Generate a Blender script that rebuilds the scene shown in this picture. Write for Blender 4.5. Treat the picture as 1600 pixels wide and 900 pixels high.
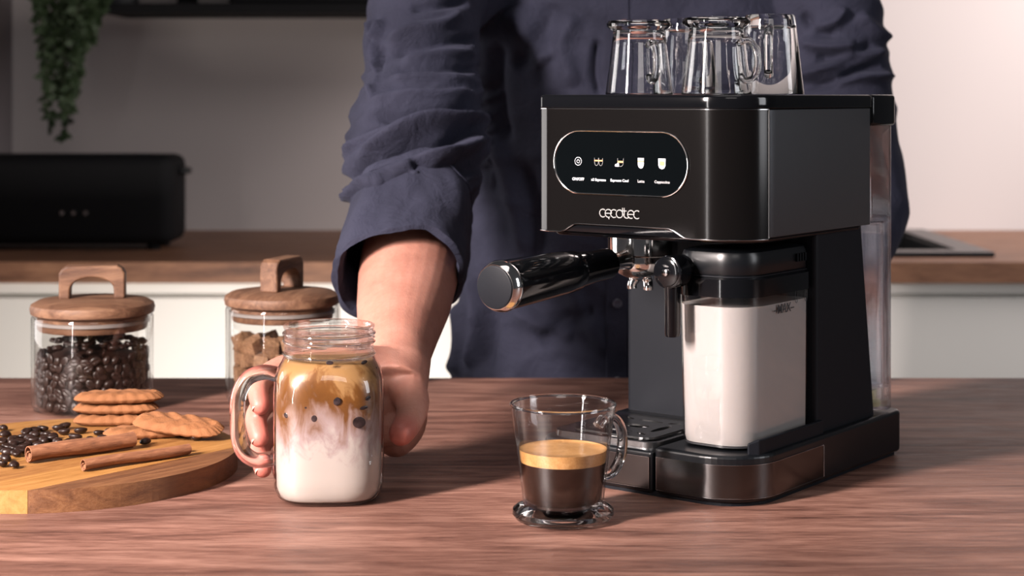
import bpy, bmesh, math, random
from mathutils import Vector, Matrix, noise
from math import sin, cos, pi, radians

for o in list(bpy.data.objects): bpy.data.objects.remove(o)
scene = bpy.context.scene
col = scene.collection
random.seed(7)

# ------------------------------------------------------------------ camera
FPX, HORIZON, CAMH = 2700.0, 148.0, 0.32       # focal length in px (1600 wide), horizon row, height over the table top
cam_d = bpy.data.cameras.new('camera'); cam = bpy.data.objects.new('camera', cam_d); col.objects.link(cam)
cam.location = (0, 0, CAMH); cam.rotation_euler = (pi/2, 0, 0)
cam_d.sensor_width = 36.0; cam_d.lens = 36.0*FPX/1600
cam_d.shift_y = -(450-HORIZON)/1600
cam_d.clip_start = .02; cam_d.clip_end = 50
cam_d.dof.use_dof = True; cam_d.dof.focus_distance = 1.37; cam_d.dof.aperture_fstop = 8.5
scene.camera = cam

# ------------------------------------------------------------------ world, lights, exposure
scene.view_settings.view_transform = 'Standard'
scene.view_settings.look = 'None'
scene.view_settings.gamma = 1.0
scene.view_settings.use_curve_mapping = False
scene.view_settings.exposure = 0.0
world = bpy.data.worlds.new('world'); scene.world = world; world.use_nodes = True
wb = world.node_tree.nodes['Background']
wb.inputs[0].default_value = (.80, .80, .86, 1); wb.inputs[1].default_value = .055
scene.cycles.transparent_max_bounces = 24

def area(name, loc, target, w, h, power, color=(1, 1, 1), spread=180):
    d = bpy.data.lights.new(name, 'AREA'); d.shape = 'RECTANGLE'; d.size = w; d.size_y = h
    d.energy = power; d.color = color; d.spread = radians(spread)
    o = bpy.data.objects.new(name, d); col.objects.link(o); o.location = loc
    o.rotation_euler = (Vector(target)-Vector(loc)).to_track_quat('-Z', 'Y').to_euler()
    return o
area('key_softbox', (-1.15, .42, .80), (-.08, 1.45, .08), .16, .60, 26, (1, .87, .82), 78)
area('low_strip', (-1.05, .35, .24), (.1, 1.36, .24), .05, .62, 3.0, (1, .95, .93))
area('side_softbox', (1.75, .75, .62), (.25, 1.45, .2), .5, .9, 10, (.95, .96, 1))
area('top_softbox', (.1, 1.2, 2.1), (.1, 1.6, 0), 1.0, 1.0, 6, (1, .93, .91))
area('wall_wash', (1.95, 3.00, 1.10), (1.15, 4.08, .3), .5, .9, 23, (1, .92, .90), 125)
area('cabinet_fill', (-.45, 2.55, -.45), (-.62, 3.32, -.15), .35, .2, 7.5, (1, .91, .83))  # unseen fill light added behind the table to brighten the cabinet fronts
area('front_fill', (.15, -.35, 1.05), (0, 1.6, .15), .7, .5, 4, (1, .92, .88))
area('edge_strip', (-1.75, 2.15, .45), (.0, 1.45, .25), .7, .9, 13, (1, .95, .93))

# ------------------------------------------------------------------ helpers
def px(x, y, z=0.0):
    "point of the photo's pixel on the horizontal plane z"
    Y = (CAMH-z)*FPX/(y-HORIZON)
    return Vector(((x-800)*Y/FPX, Y, z))
def pd(x, y, Y):
    "point of the photo's pixel at distance Y"
    return Vector(((x-800)*Y/FPX, Y, CAMH-(y-HORIZON)*Y/FPX))

def tag(o, label=None, cat=None, group=None, kind=None):
    if label: o['label'] = label
    if cat: o['category'] = cat
    if group: o['group'] = group
    if kind: o['kind'] = kind
    return o
def sharpen(me, ang=42):
    bm = bmesh.new(); bm.from_mesh(me); lim = radians(ang)
    for e in bm.edges:
        if len(e.link_faces) == 2 and e.calc_face_angle(0) > lim: e.smooth = False
    bm.to_mesh(me); bm.free()
def link(name, me, mat=None, parent=None, label=None, cat=None, group=None, kind=None, smooth=True, loc=None, rotz=None):
    o = bpy.data.objects.new(name, me); col.objects.link(o)
    if mat and not me.materials: me.materials.append(mat)
    if parent: o.parent = parent
    if loc is not None: o.location = loc
    if rotz is not None: o.rotation_euler[2] = rotz
    if smooth and len(me.polygons) and not me.get('flat'):
        me.polygons.foreach_set('use_smooth', [True]*len(me.polygons))
        if len(me.polygons) < 30000: sharpen(me)
    return tag(o, label, cat, group, kind)
def empty(name, loc=(0, 0, 0), rotz=0, label=None, cat=None, group=None):
    o = bpy.data.objects.new(name, None); col.objects.link(o); o.location = loc; o.rotation_euler[2] = rotz
    o.empty_display_size = .02
    return tag(o, label, cat, group)
def mesh(verts, faces, fix=True):
    me = bpy.data.meshes.new('m'); me.from_pydata([tuple(v) for v in verts], [], faces); me.update()
    if fix:
        bm = bmesh.new(); bm.from_mesh(me); bmesh.ops.recalc_face_normals(bm, faces=bm.faces); bm.to_mesh(me); bm.free()
    return me
def join(meshes):
    bm = bmesh.new()
    for m in meshes: bm.from_mesh(m)
    me = bpy.data.meshes.new('m'); bm.to_mesh(me); bm.free()
    return me
def moved(me, M):
    me = me.copy(); me.transform(M); return me
def bevel(o, w, seg=2, ang=35):
    m = o.modifiers.new('bevel', 'BEVEL'); m.width = w; m.segments = seg; m.limit_method = 'ANGLE'; m.angle_limit = radians(ang)
    try: m.harden_normals = True
    except Exception: pass
    return o
def loft(rings, closed=True, cap0=True, cap1=True, wrap=False):
    "rings of equal point count -> skin"
    n = len(rings[0]); v = [p for r in rings for p in r]; f = []
    k = len(rings)
    for i in range(k if wrap else k-1):
        a, b = i*n, ((i+1) % k)*n
        for j in range(n if closed else n-1):
            j2 = (j+1) % n
            f.append((a+j, a+j2, b+j2, b+j))
    if cap0 and not wrap: f.append(tuple(range(n))[::-1])
    if cap1 and not wrap: f.append(tuple(range((k-1)*n, k*n)))
    return mesh(v, f)
def lathe(prof, seg=64, close=False):
    "profile [(r,z)]; r=0 ends are collapsed to one vertex"
    v, idx = [], []
    for r, z in prof:
        if r < 1e-6: idx.append([len(v)]*seg); v.append((0, 0, z))
        else:
            idx.append([len(v)+j for j in range(seg)])
            v += [(r*cos(2*pi*j/seg), r*sin(2*pi*j/seg), z) for j in range(seg)]
    f = []
    m = len(prof)
    for i in range(m if close else m-1):
        A, B = idx[i], idx[(i+1) % m]
        for j in range(seg):
            j2 = (j+1) % seg
            q = [A[j], A[j2], B[j2], B[j]]; u = []
            for t in q:
                if t not in u: u.append(t)
            if len(u) > 2: f.append(tuple(u))
    return mesh(v, f)
def tube(path, rad, seg=12, cap=True, closed=False, flat=1.0):
    P = [Vector(p) for p in path]; n = len(P)
    R = rad if isinstance(rad, (list, tuple)) else [rad]*n
    rings = []; up = None
    for i in range(n):
        t = (P[(i+1) % n]-P[i-1]) if closed else (P[min(i+1, n-1)]-P[max(i-1, 0)])
        t.normalize()
        if up is None:
            up = Vector((0, 0, 1)) if abs(t.z) < .9 else Vector((1, 0, 0))
        up = (up-t*up.dot(t)).normalized(); sd = t.cross(up)
        rings.append([P[i]+(up*cos(2*pi*j/seg)+sd*sin(2*pi*j/seg)*flat)*R[i] for j in range(seg)])
    return loft(rings, True, cap, cap, wrap=closed)
def spline(pts, n=8):
    P = [Vector(p) for p in pts]; out = []
    for i in range(len(P)-1):
        p0, p1, p2, p3 = P[max(i-1, 0)], P[i], P[i+1], P[min(i+2, len(P)-1)]
        for k in range(n):
            t = k/n
            out.append(.5*((2*p1)+(p2-p0)*t+(2*p0-5*p1+4*p2-p3)*t*t+(3*p1-p0-3*p2+p3)*t**3))
    out.append(P[-1]); return out
def rrect(x0, x1, y0, y1, r, n=8):
    "ccw rounded rectangle; r single or (x0y0, x1y0, x1y1, x0y1)"
    if not isinstance(r, (list, tuple)): r = [r]*4
    out = []
    for (cx, cy, rr, a0) in ((x0+r[0], y0+r[0], r[0], pi), (x1-r[1], y0+r[1], r[1], 1.5*pi), (x1-r[2], y1-r[2], r[2], 0), (x0+r[3], y1-r[3], r[3], .5*pi)):
        for k in range(n+1):
            a = a0+k/n*pi/2
            out.append((cx+rr*cos(a), cy+rr*sin(a)))
    return out
def rprism(x0, x1, y0, y1, z0, z1, r, e=.003, n=8, eb=None):
    "rounded-rectangle block with rounded top and bottom edges"
    if not isinstance(r, (list, tuple)): r = [r]*4
    eb = e if eb is None else eb
    rings = []
    def ring(ins, z): return [(x, y, z) for x, y in rrect(x0+ins, x1-ins, y0+ins, y1-ins, [max(q-ins, .0003) for q in r], n)]
    if eb > 0:
        for k in range(4): a = k/3*pi/2; rings.append(ring(eb*(1-sin(a)), z0+eb*(1-cos(a))))
    else: rings.append(ring(0, z0))
    if e > 0:
        for k in range(4): a = k/3*pi/2; rings.append(ring(e*(1-cos(a)), z1-e*(1-sin(a))))
    else: rings.append(ring(0, z1))
    return loft(rings)
def prism(poly, z0, z1):
    return loft([[(x, y, z0) for x, y in poly], [(x, y, z1) for x, y in poly]])
def box(x0, x1, y0, y1, z0, z1):
    return prism([(x0, y0), (x1, y0), (x1, y1), (x0, y1)], z0, z1)
def evaluated(o):
    dg = bpy.context.evaluated_depsgraph_get()
    return bpy.data.meshes.new_from_object(o.evaluated_get(dg))
def fuse(me, voxel, smooth=6, fac=.5):
    o = bpy.data.objects.new('tmp', me); col.objects.link(o)
    m = o.modifiers.new('r', 'REMESH'); m.mode = 'VOXEL'; m.voxel_size = voxel
    s = o.modifiers.new('s', 'SMOOTH'); s.iterations = smooth; s.factor = fac
    out = evaluated(o); bpy.data.objects.remove(o); return out
def text_mesh(s, size, extrude=.0002, bold=0.0):
    c = bpy.data.curves.new('t', 'FONT'); c.body = s; c.size = size; c.align_x = 'CENTER'; c.align_y = 'CENTER'
    c.extrude = extrude; c.offset = bold; c.resolution_u = 3
    o = bpy.data.objects.new('tmp', c); col.objects.link(o); me = evaluated(o); bpy.data.objects.remove(o)
    me.materials.clear(); me.transform(Matrix.Rotation(pi/2, 4, 'X')); return me
def T(x=0, y=0, z=0): return Matrix.Translation((x, y, z))
def smoothstep(a, b, x):
    t = min(1, max(0, (x-a)/(b-a))); return t*t*(3-2*t)

# ------------------------------------------------------------------ materials
class NT:
    def __init__(s, name):
        s.m = bpy.data.materials.new(name); s.m.use_nodes = True; s.t = s.m.node_tree; s.t.nodes.clear()
        s.out = s.n('ShaderNodeOutputMaterial')
    def n(s, typ, **kw):
        nd = s.t.nodes.new(typ)
        for k, v in kw.items(): setattr(nd, k, v)
        return nd
    def l(s, a, b): s.t.links.new(a, b)
    def set(s, nd, **kw):
        for k, v in kw.items(): nd.inputs[k.replace('_', ' ')].default_value = v
    def coords(s, scale=(1, 1, 1), rot=(0, 0, 0), kind='Object'):
        tc = s.n('ShaderNodeTexCoord'); mp = s.n('ShaderNodeMapping')
        mp.inputs['Scale'].default_value = scale; mp.inputs['Rotation'].default_value = rot
        s.l(tc.outputs[kind], mp.inputs['Vector']); return mp.outputs[0]
    def noise(s, vec, scale, detail=4, rough=.5, dist=0):
        nd = s.n('ShaderNodeTexNoise'); s.l(vec, nd.inputs['Vector'])
        s.set(nd, Scale=scale, Detail=detail, Roughness=rough, Distortion=dist); return nd.outputs['Fac']
    def ramp(s, fac, stops, interp='LINEAR'):
        nd = s.n('ShaderNodeValToRGB'); s.l(fac, nd.inputs[0]); cr = nd.color_ramp; cr.interpolation = interp
        while len(cr.elements) < len(stops): cr.elements.new(.5)
        for e, (p, c) in zip(cr.elements, stops): e.position = p; e.color = (*c, 1) if len(c) == 3 else c
        return nd.outputs[0]
    def math(s, op, a, b=None, clamp=False):
        nd = s.n('ShaderNodeMath', operation=op, use_clamp=clamp)
        for i, q in enumerate((a, b)):
            if q is None: continue
            if isinstance(q, (int, float)): nd.inputs[i].default_value = q
            else: s.l(q, nd.inputs[i])
        return nd.outputs[0]
    def mix(s, fac, a, b, blend='MIX'):
        nd = s.n('ShaderNodeMix', data_type='RGBA', blend_type=blend)
        for i, q in ((0, fac), (6, a), (7, b)):
            if isinstance(q, (int, float)): nd.inputs[i].default_value = q
            elif isinstance(q, tuple): nd.inputs[i].default_value = (*q, 1)
            else: s.l(q, nd.inputs[i])
        return nd.outputs[2]
    def bump(s, h, strength=.3, dist=.001):
        nd = s.n('ShaderNodeBump'); s.set(nd, Strength=strength, Distance=dist); s.l(h, nd.inputs['Height']); return nd.outputs[0]
    def bsdf(s, color=None, rough=.5, metal=0, normal=None, spec=.5, **kw):
        b = s.n('ShaderNodeBsdfPrincipled')
        if isinstance(color, tuple): b.inputs['Base Color'].default_value = (*color, 1)
        elif color is not None: s.l(color, b.inputs['Base Color'])
        if isinstance(rough, (int, float)): b.inputs['Roughness'].default_value = rough
        else: s.l(rough, b.inputs['Roughness'])
        b.inputs['Metallic'].default_value = metal; b.inputs['Specular IOR Level'].default_value = spec
        if normal is not None: s.l(normal, b.inputs['Normal'])
        for k, v in kw.items(): b.inputs[k.replace('_', ' ')].default_value = v
        s.l(b.outputs[0], s.out.inputs[0]); return b
def simple(name, color, rough=.5, metal=0, spec=.5, bump=0, bscale=400, var=0, **kw):
    t = NT(name); v = t.coords(); c = color; nm = None
    if var: c = t.mix(t.noise(v, 60, 4), tuple(q*(1-var) for q in color), tuple(min(1, q*(1+var)) for q in color))
    if bump: nm = t.bump(t.noise(v, bscale, 3), bump, .0006)
    t.bsdf(c, rough, metal, nm, spec, **kw); return t.m
def wood(name, dark, mid, light, scale=1.0, stretch=(1, 9, 9), rot=(0, 0, 0), rough=.5, fine=1.0, spec=.4, patches=0):
    t = NT(name); v = t.coords(stretch, rot)
    n1 = t.noise(v, 3.0*scale, 6, .62, 1.1); n2 = t.noise(v, 22*scale, 5, .7, .3)
    vf = t.coords(tuple(q*(1 if q < 2 else 3.5) for q in stretch), rot); n3 = t.noise(vf, 26*scale, 3, .7)
    g = t.math('ADD', t.math('MULTIPLY', n1, .62), t.math('ADD', t.math('MULTIPLY', n2, .26), t.math('MULTIPLY', n3, .16*fine)))
    o_ = .08*(fine-1)
    c = t.ramp(g, [(.36+o_, dark), (.5+o_, mid), (.66+o_, light)])
    if patches:
        vp = t.coords((1, 2.4, 2.4), rot); p = t.noise(vp, 2.2, 3, .55, .6)
        c = t.mix(t.ramp(p, [(.42, (0, 0, 0)), (.62, (1, 1, 1))]), c, t.mix(patches, c, dark))
    t.bsdf(c, t.ramp(n2, [(.3, (rough-.1,)*3), (.7, (rough+.12,)*3)]), 0, t.bump(t.math('ADD', n2, n3), .22, .0008), spec); return t.m

def thin_glass(name, tint=(.985, .985, .985), rough=.02, edge=(.55, .57, .58), ior=1.5, gloss=1.0):
    "wall of clear glass: lets light straight through, mirrors by Fresnel, tints at grazing angles"
    t = NT(name)
    lw = t.n('ShaderNodeLayerWeight'); lw.inputs[0].default_value = .28
    lf_ = t.n('ShaderNodeLayerWeight'); lf_.inputs[0].default_value = .5
    f0 = ((ior-1)/(ior+1))**2; fr_ = t.math('ADD', t.math('MULTIPLY', t.math('POWER', lf_.outputs['Facing'], 5), 1-f0), f0)
    tr = t.n('ShaderNodeBsdfTransparent'); gl = t.n('ShaderNodeBsdfGlossy'); gl.inputs['Roughness'].default_value = rough
    t.l(t.mix(t.ramp(lw.outputs['Facing'], [(.72, (0, 0, 0)), (1.0, (1, 1, 1))]), tint, edge), tr.inputs[0])
    mx = t.n('ShaderNodeMixShader'); t.l(t.math('MULTIPLY', fr_, gloss, True), mx.inputs[0]); t.l(tr.outputs[0], mx.inputs[1]); t.l(gl.outputs[0], mx.inputs[2])
    t.l(mx.outputs[0], t.out.inputs[0]); return t.m
def solid_glass(name, tint=(1, 1, 1), rough=0, ior=1.48, clear=.0):
    t = NT(name); g = t.n('ShaderNodeBsdfGlass'); t.set(g, Color=(*tint, 1), Roughness=rough, IOR=ior)
    if clear:
        tr = t.n('ShaderNodeBsdfTransparent'); mx = t.n('ShaderNodeMixShader'); mx.inputs[0].default_value = clear
        t.l(g.outputs[0], mx.inputs[1]); t.l(tr.outputs[0], mx.inputs[2]); t.l(mx.outputs[0], t.out.inputs[0])
    else: t.l(g.outputs[0], t.out.inputs[0])
    return t.m

M = {}
M['table'] = wood('table_wood', (.046, .018, .013), (.170, .080, .058), (.33, .18, .135), 1.5, (1, 8, 8), rough=.5, patches=.45, spec=.35, fine=2.2)
M['worktop'] = wood('worktop_wood', (.065, .028, .017), (.19, .088, .050), (.32, .16, .09), 1.2, (1, 7, 7), rough=.5)
M['acacia1'] = wood('acacia_honey', (.20, .085, .020), (.30, .140, .038), (.38, .19, .06), 3, (1, 8, 8), (0, 0, 0), .45)
M['acacia2'] = wood('acacia_amber', (.15, .058, .017), (.25, .11, .032), (.34, .165, .052), 3, (1, 8, 8), (0, 0, 0), .45)
M['acacia3'] = wood('acacia_brown', (.06, .023, .010), (.125, .052, .022), (.20, .092, .038), 3, (1, 8, 8), (0, 0, 0), .45)
M['lid_wood'] = wood('lid_wood', (.055, .024, .014), (.135, .066, .037), (.24, .13, .075), 4, (1, 7, 7), (0, 0, .2), .55)
M['wall'] = simple('wall_paint', (.50, .455, .445), .9, bump=.05, bscale=250)
M['dark_wall'] = simple('left_wall_tone', (.16, .14, .145), .8)  # left wall, darker base colour than the back wall
M['floor'] = simple('floor_grey', (.20, .18, .17), .6)
M['cab'] = simple('cabinet_lacquer', (.80, .78, .74), .45)
M['cab_gap'] = simple('cabinet_carcass', (.45, .43, .40), .6)
M['black'] = simple('black_plastic', (.0036, .0044, .0058), .30, bump=.03, bscale=900, spec=.38)
M['satin'] = simple('satin_black_plastic', (.0058, .0068, .0095), .5, bump=.12, bscale=1600, spec=.14)
M['gloss'] = simple('gloss_black_plastic', (.003, .0033, .0042), .10, spec=.4)
M['panel'] = simple('black_steel_front', (.007, .0062, .0062), .16, .5)
M['side_panel'] = simple('side_panel_grey', (.085, .088, .096), .42, .8, bump=.25, bscale=2200, spec=.6)
M['screen'] = simple('touch_screen', (.0012, .0018, .0022), .06, spec=.6)
M['chrome'] = simple('chrome', (.80, .79, .78), .10, 1)
M['chrome_dark'] = simple('dark_chrome', (.30, .295, .30), .16, 1)
M['plate'] = simple('dark_steel_plate', (.105, .10, .10), .17, 1)
M['tray_steel'] = simple('tray_steel', (.28, .28, .285), .24, 1)
M['print'] = simple('white_print', (.55, .57, .60), .6, Emission_Color=(.85, .88, 1, 1), Emission_Strength=.08)
M['print_dim'] = simple('grey_print', (.35, .35, .36), .6, Emission_Color=(.8, .8, .85, 1), Emission_Strength=.03)
M['print_tan'] = simple('tan_print', (.55, .27, .10), .6, Emission_Color=(.8, .4, .15, 1), Emission_Strength=.08)
M['print_dark'] = simple('grey_mark', (.025, .025, .028), .6)
M['glass'] = thin_glass('clear_glass', edge=(.40, .42, .43), gloss=1.5)
M['jar_glass'] = thin_glass('storage_jar_glass', (.985, .985, .98), edge=(.70, .71, .70))
M['solid_glass'] = solid_glass('solid_glass', (.97, .98, .98), clear=.15)
M['tank_wall'] = solid_glass('tank_wall', (.93, .95, .98), ior=1.42, clear=.35)
M['wall_glass'] = solid_glass('glass_wall', (.98, .985, .985), ior=1.45, clear=.6)
M['refr'] = solid_glass('pressed_glass', (1, 1, 1), ior=1.46)
M['plastic'] = thin_glass('clear_plastic', (.975, .98, .985), edge=(.45, .47, .52), ior=1.6, gloss=1.5)
M['water'] = solid_glass('water', (.90, .93, .98), ior=1.10, clear=.5)
M['milk'] = simple('milk', (.33, .305, .293), .35, Subsurface_Weight=.25, Subsurface_Radius=(.01, .008, .006), Subsurface_Scale=.5)
M['beans'] = simple('roasted_bean', (.016, .0072, .0052), .36, bump=.25, bscale=500, var=.45, spec=.35)
M['biscuit'] = simple('biscuit', (.205, .078, .025), .85, bump=.7, bscale=700, var=.22)
M['ice'] = solid_glass('ice', (.55, .50, .50), .05, 1.31)
M['leaf'] = simple('ivy_leaf', (.030, .052, .020), .6, var=.4)
M['stem'] = simple('ivy_stem', (.04, .05, .02), .7)
M['pot'] = simple('pot_clay', (.03, .03, .032), .6)
M['matte'] = simple('matte_black', (.006, .006, .007), .75, spec=.15)
M['rubber'] = simple('seal_rubber', (.22, .20, .19), .4, Alpha=1)

# ------------------------------------------------------------------ the room
link('floor', box(-3, 3.5, -.6, 4.2, -.95, -.90), M['floor'], kind='structure', smooth=False)
link('wall_back', box(-1.30, 3.5, 4.08, 4.18, -.9, 1.9), M['wall'], kind='structure', smooth=False)
link('wall_left', box(-1.30, -1.18, 2.60, 4.08, -.9, 1.9), M['dark_wall'], kind='structure', smooth=False)

# back worktop with a cut-out for the sink
wt = [box(-1.18, .40, 3.30, 4.08, -.04, 0), box(.40, .93, 3.30, 3.42, -.04, 0), box(.40, .93, 3.98, 4.08, -.04, 0), box(.93, 2.4, 3.30, 4.08, -.04, 0)]
o = link('kitchen_worktop', join(wt), M['worktop'], smooth=False, label='long brown wooden worktop running along the wall behind the person', cat='worktop')
edges = [-1.134, -.334, .340, 1.200, 2.000]
cl = ['white base cabinet below the black toaster', 'white base cabinet mostly hidden behind the person', 'white base cabinet below the black sink', 'white base cabinet at the far right end under the worktop']
for i in range(4):
    a, b = edges[i], edges[i+1]
    r = empty('base_cabinet', ((a+b)/2, 3.32, -.9), 0, cl[i], 'cabinet', 'white base cabinets under the worktop')
    w = (b-a)/2-.002
    link('carcass', join([box(-w, -w+.018, .022, .70, .10, .855), box(w-.018, w, .022, .70, .10, .855), box(-w+.018, w-.018, .022, .70, .10, .118), box(-w+.018, w-.018, .682, .70, .118, .855), box(-w+.018, w-.018, .022, .045, .78, .855)]), M['cab'], r, smooth=False)
    link('plinth', box(-w, w, .06, .10, 0, .10), M['cab_gap'], r, smooth=False)
    link('grip_rail', box(-w, w, .0, .022, .838, .8585), M['cab'], r, smooth=False)
    bevel(link('door', box(-w, w, .0, .020, .11, .830), M['cab'], r, smooth=False), .002)
# sink
r = empty('kitchen_sink', (.665, 3.70, 0), 0, 'black inset sink in the worktop right of the coffee machine', 'sink')
rim = []
for (a, b, c, d) in ((-.285, .285, -.30, -.24), (-.285, .285, .22, .29), (-.285, -.225, -.24, .22), (.225, .285, -.24, .22)): rim.append(box(a, b, c, d, .001, .010))
link('rim', join(rim), M['black'], r, smooth=False)
bas = join([box(-.225, .225, -.24, -.235, -.16, .002), box(-.225, .225, .215, .22, -.16, .002), box(-.225, -.22, -.235, .215, -.16, .002), box(.22, .225, -.235, .215, -.16, .002), box(-.22, .22, -.235, .215, -.16, -.155)])
link('basin', bas, M['black'], r, smooth=False)
link('drain', moved(lathe([(0, 0), (.04, 0), (.042, .003), (.0, .004)], 32), T(0, 0, -.155)), M['chrome_dark'], r)

# wall shelf, box on it, hanging plant
zs = pd(0, 20, 3.80).z
r = empty('wall_shelf', (-.45, 3.92, zs), 0, 'black wall shelf along the top left of the picture', 'shelf')
bevel(link('board', box(-.46, .55, -.15, .155, 0, .020), M['matte'], r, smooth=False), .002)
for bx_ in (-.3, .4): link('bracket', box(bx_-.01, bx_+.01, .0, .155, .02, .12), M['matte'], r, smooth=False)
o = link('storage_box', rprism(-.18, .18, -.12, .12, 0, .16, .01), M['matte'], label='black box standing on the wall shelf', cat='box', loc=(-.44, 3.90, zs+.0205))
# toaster
tb = pd(125, 395, 3.50)
r = empty('toaster', (-.93, 3.62, 0), 0, 'black long-slot toaster on the back worktop below the hanging plant', 'toaster')
W2 = .235
body = rprism(-W2, W2, -.085, .085, .012, .195, .03, .022, 6)
link('body', body, M['matte'], r)
for sy in (-.03, .03): link('slot', box(-.17, .17, sy-.012, sy+.012, .1945, .1962), M['satin'], r, smooth=False)
for sx in (-.19, .19):
    for sy in (-.05, .05): link('foot', moved(lathe([(0, 0), (.014, 0), (.014, .013), (0, .013)], 16), T(sx, sy, 0)), M['matte'], r)
for xx in (96, 114, 133):
    q = pd(xx, 333, 3.53)
    link('button', moved(moved(lathe([(0, 0), (.006, 0), (.006, .002), (.0045, .004), (0, .004)], 20), Matrix.Rotation(pi/2, 4, 'X')), T(q.x+.93, -.084, q.z)), M['chrome_dark'], r)
link('lever', rprism(W2-.004, W2+.022, -.018, .018, .155, .168, .005, .003), M['black'], r)
link('lever_slot', box(W2-.001, W2+.0008, -.003, .003, .05, .165), M['satin'], r, smooth=False)

# hanging ivy
r = empty('hanging_plant', (-.96, 3.88, zs+.0205), 0, 'green trailing plant hanging from the wall shelf above the toaster', 'plant')
link('pot', moved(lathe([(0, 0), (.04, 0), (.055, .09), (.058, .095), (.05, .095), (.048, .085), (0, .085)], 32), T(.08, 0, 0)), M['pot'], r)
lv, lf = [], []
def leaf(c, d, s):
    d = d.normalized(); sd = d.cross(Vector((random.uniform(-1, 1), -1, random.uniform(-.4, .4)))).normalized(); nn = d.cross(sd)
    b = len(lv)
    pts = [c, c+d*s*.35+sd*s*.42+nn*s*.06, c+d*s*.8+sd*s*.25, c+d*s*1.15, c+d*s*.8-sd*s*.25, c+d*s*.35-sd*s*.42+nn*s*.06]
    lv.extend(pts); lf.append((b, b+1, b+2, b+3)); lf.append((b, b+3, b+4, b+5))
strands = [(-.045, -.33), (-.02, -.22), (.0, -.36), (.02, -.20), (.04, -.30), (.065, -.16), (-.06, -.14), (.03, -.26), (-.03, -.27), (.09, -.12)]
for sx, zl in strands:
    y0 = random.uniform(-.17, -.09); zl *= .86
    path = [(.06+sx*.3, -.03, .09), (.03+sx*.6, -.11, .10), (sx, y0-.06, .02)]
    n = 7
    for k in range(1, n+1):
        t = k/n
        path.append((sx*(1-.45*t)+random.uniform(-.008, .008)+.005, y0-.06+random.uniform(-.008, .008), .02+zl*t))
    sp = spline(path, 6)
    link('stem', tube(sp, .0016, 5), M['stem'], r)
    for p in sp[8:]:
        for _ in range(3):
            leaf(p+Vector((random.uniform(-.006, .006),)*3), Vector((random.uniform(-1, 1), random.uniform(-1, .5), random.uniform(-1, .3))), random.uniform(.012, .021))
link('foliage', mesh(lv, lf, False), M['leaf'], r, kind='stuff', smooth=False)

# ------------------------------------------------------------------ the table
r = empty('dining_table', (.1, 1.28, -.9), 0, 'reddish brown wooden table in the foreground carrying the coffee things', 'table')
bevel(link('tabletop', box(-1.6, 1.6, -.75, .675, .862, .900), M['table'], r, smooth=False), .003)
for sx in (-1.45, 1.45):
    for sy in (-.66, .58): link('leg', box(sx-.035, sx+.035, sy-.035, sy+.035, 0, .862), M['table'], r, smooth=False)

# ------------------------------------------------------------------ coffee machine
ANG = -math.atan2(.606, .795)
CORNER = Vector((.1811, 1.3212, 0))
mach = empty('coffee_machine', CORNER, ANG, 'black espresso machine with touch display and drip tray', 'coffee machine')
def L(x, y, z=0):
    "machine-local -> world"
    return CORNER+Matrix.Rotation(ANG, 3, 'Z') @ Vector((x, y, z))
def wallpath(pts, z0, z1, th, inner=True):
    "thin upright strip along a plan path (outward is to the right of travel), z0/z1 numbers or functions of index"
    n = len(pts); rings = []
    for i, p in enumerate(pts):
        a = Vector(pts[max(i-1, 0)]); b = Vector(pts[min(i+1, n-1)]); t = (b-a).normalized(); nr = Vector((-t.y, t.x))
        q = Vector(p)+nr*th
        lo = z0(i) if callable(z0) else z0; hi = z1(i) if callable(z1) else z1
        rings.append([(p[0], p[1], lo), (p[0], p[1], hi), (q.x, q.y, hi), (q.x, q.y, lo)])
    return loft(rings)
def arc(cx, cy, r, a0, a1, n=10):
    return [(cx+r*cos(radians(a0+(a1-a0)*k/n)), cy+r*sin(radians(a0+(a1-a0)*k/n))) for k in range(n+1)]
R1 = .044
# base: dock and rear as one L-shaped block
pl = [(-.0862, .0005)]+arc(-R1, R1, R1, 270, 360, 14)+arc(-.012, .267, .012, 0, 90, 6)+arc(-.188, .267, .012, 90, 180, 6)+[(-.2, .1125), (-.0862, .1125)]
bevel(link('base', prism(pl, .003, .040), M['black'], mach, smooth=False), .0035, 3, 50)
link('foot_plate', rprism(-.196, -.004, .004, .275, 0, .004, [.02, R1-.004, .01, .01], 0), M['satin'], mach, smooth=False)
# drip tray
o = link('drip_tray', prism(arc(-.185, .0155, .015, 180, 270, 6)+[(-.0878, .0005), (-.0878, .1115), (-.2, .1115)], .003, .036), M['black'], mach, smooth=False); bevel(o, .003, 3, 50)
tr = o
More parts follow.
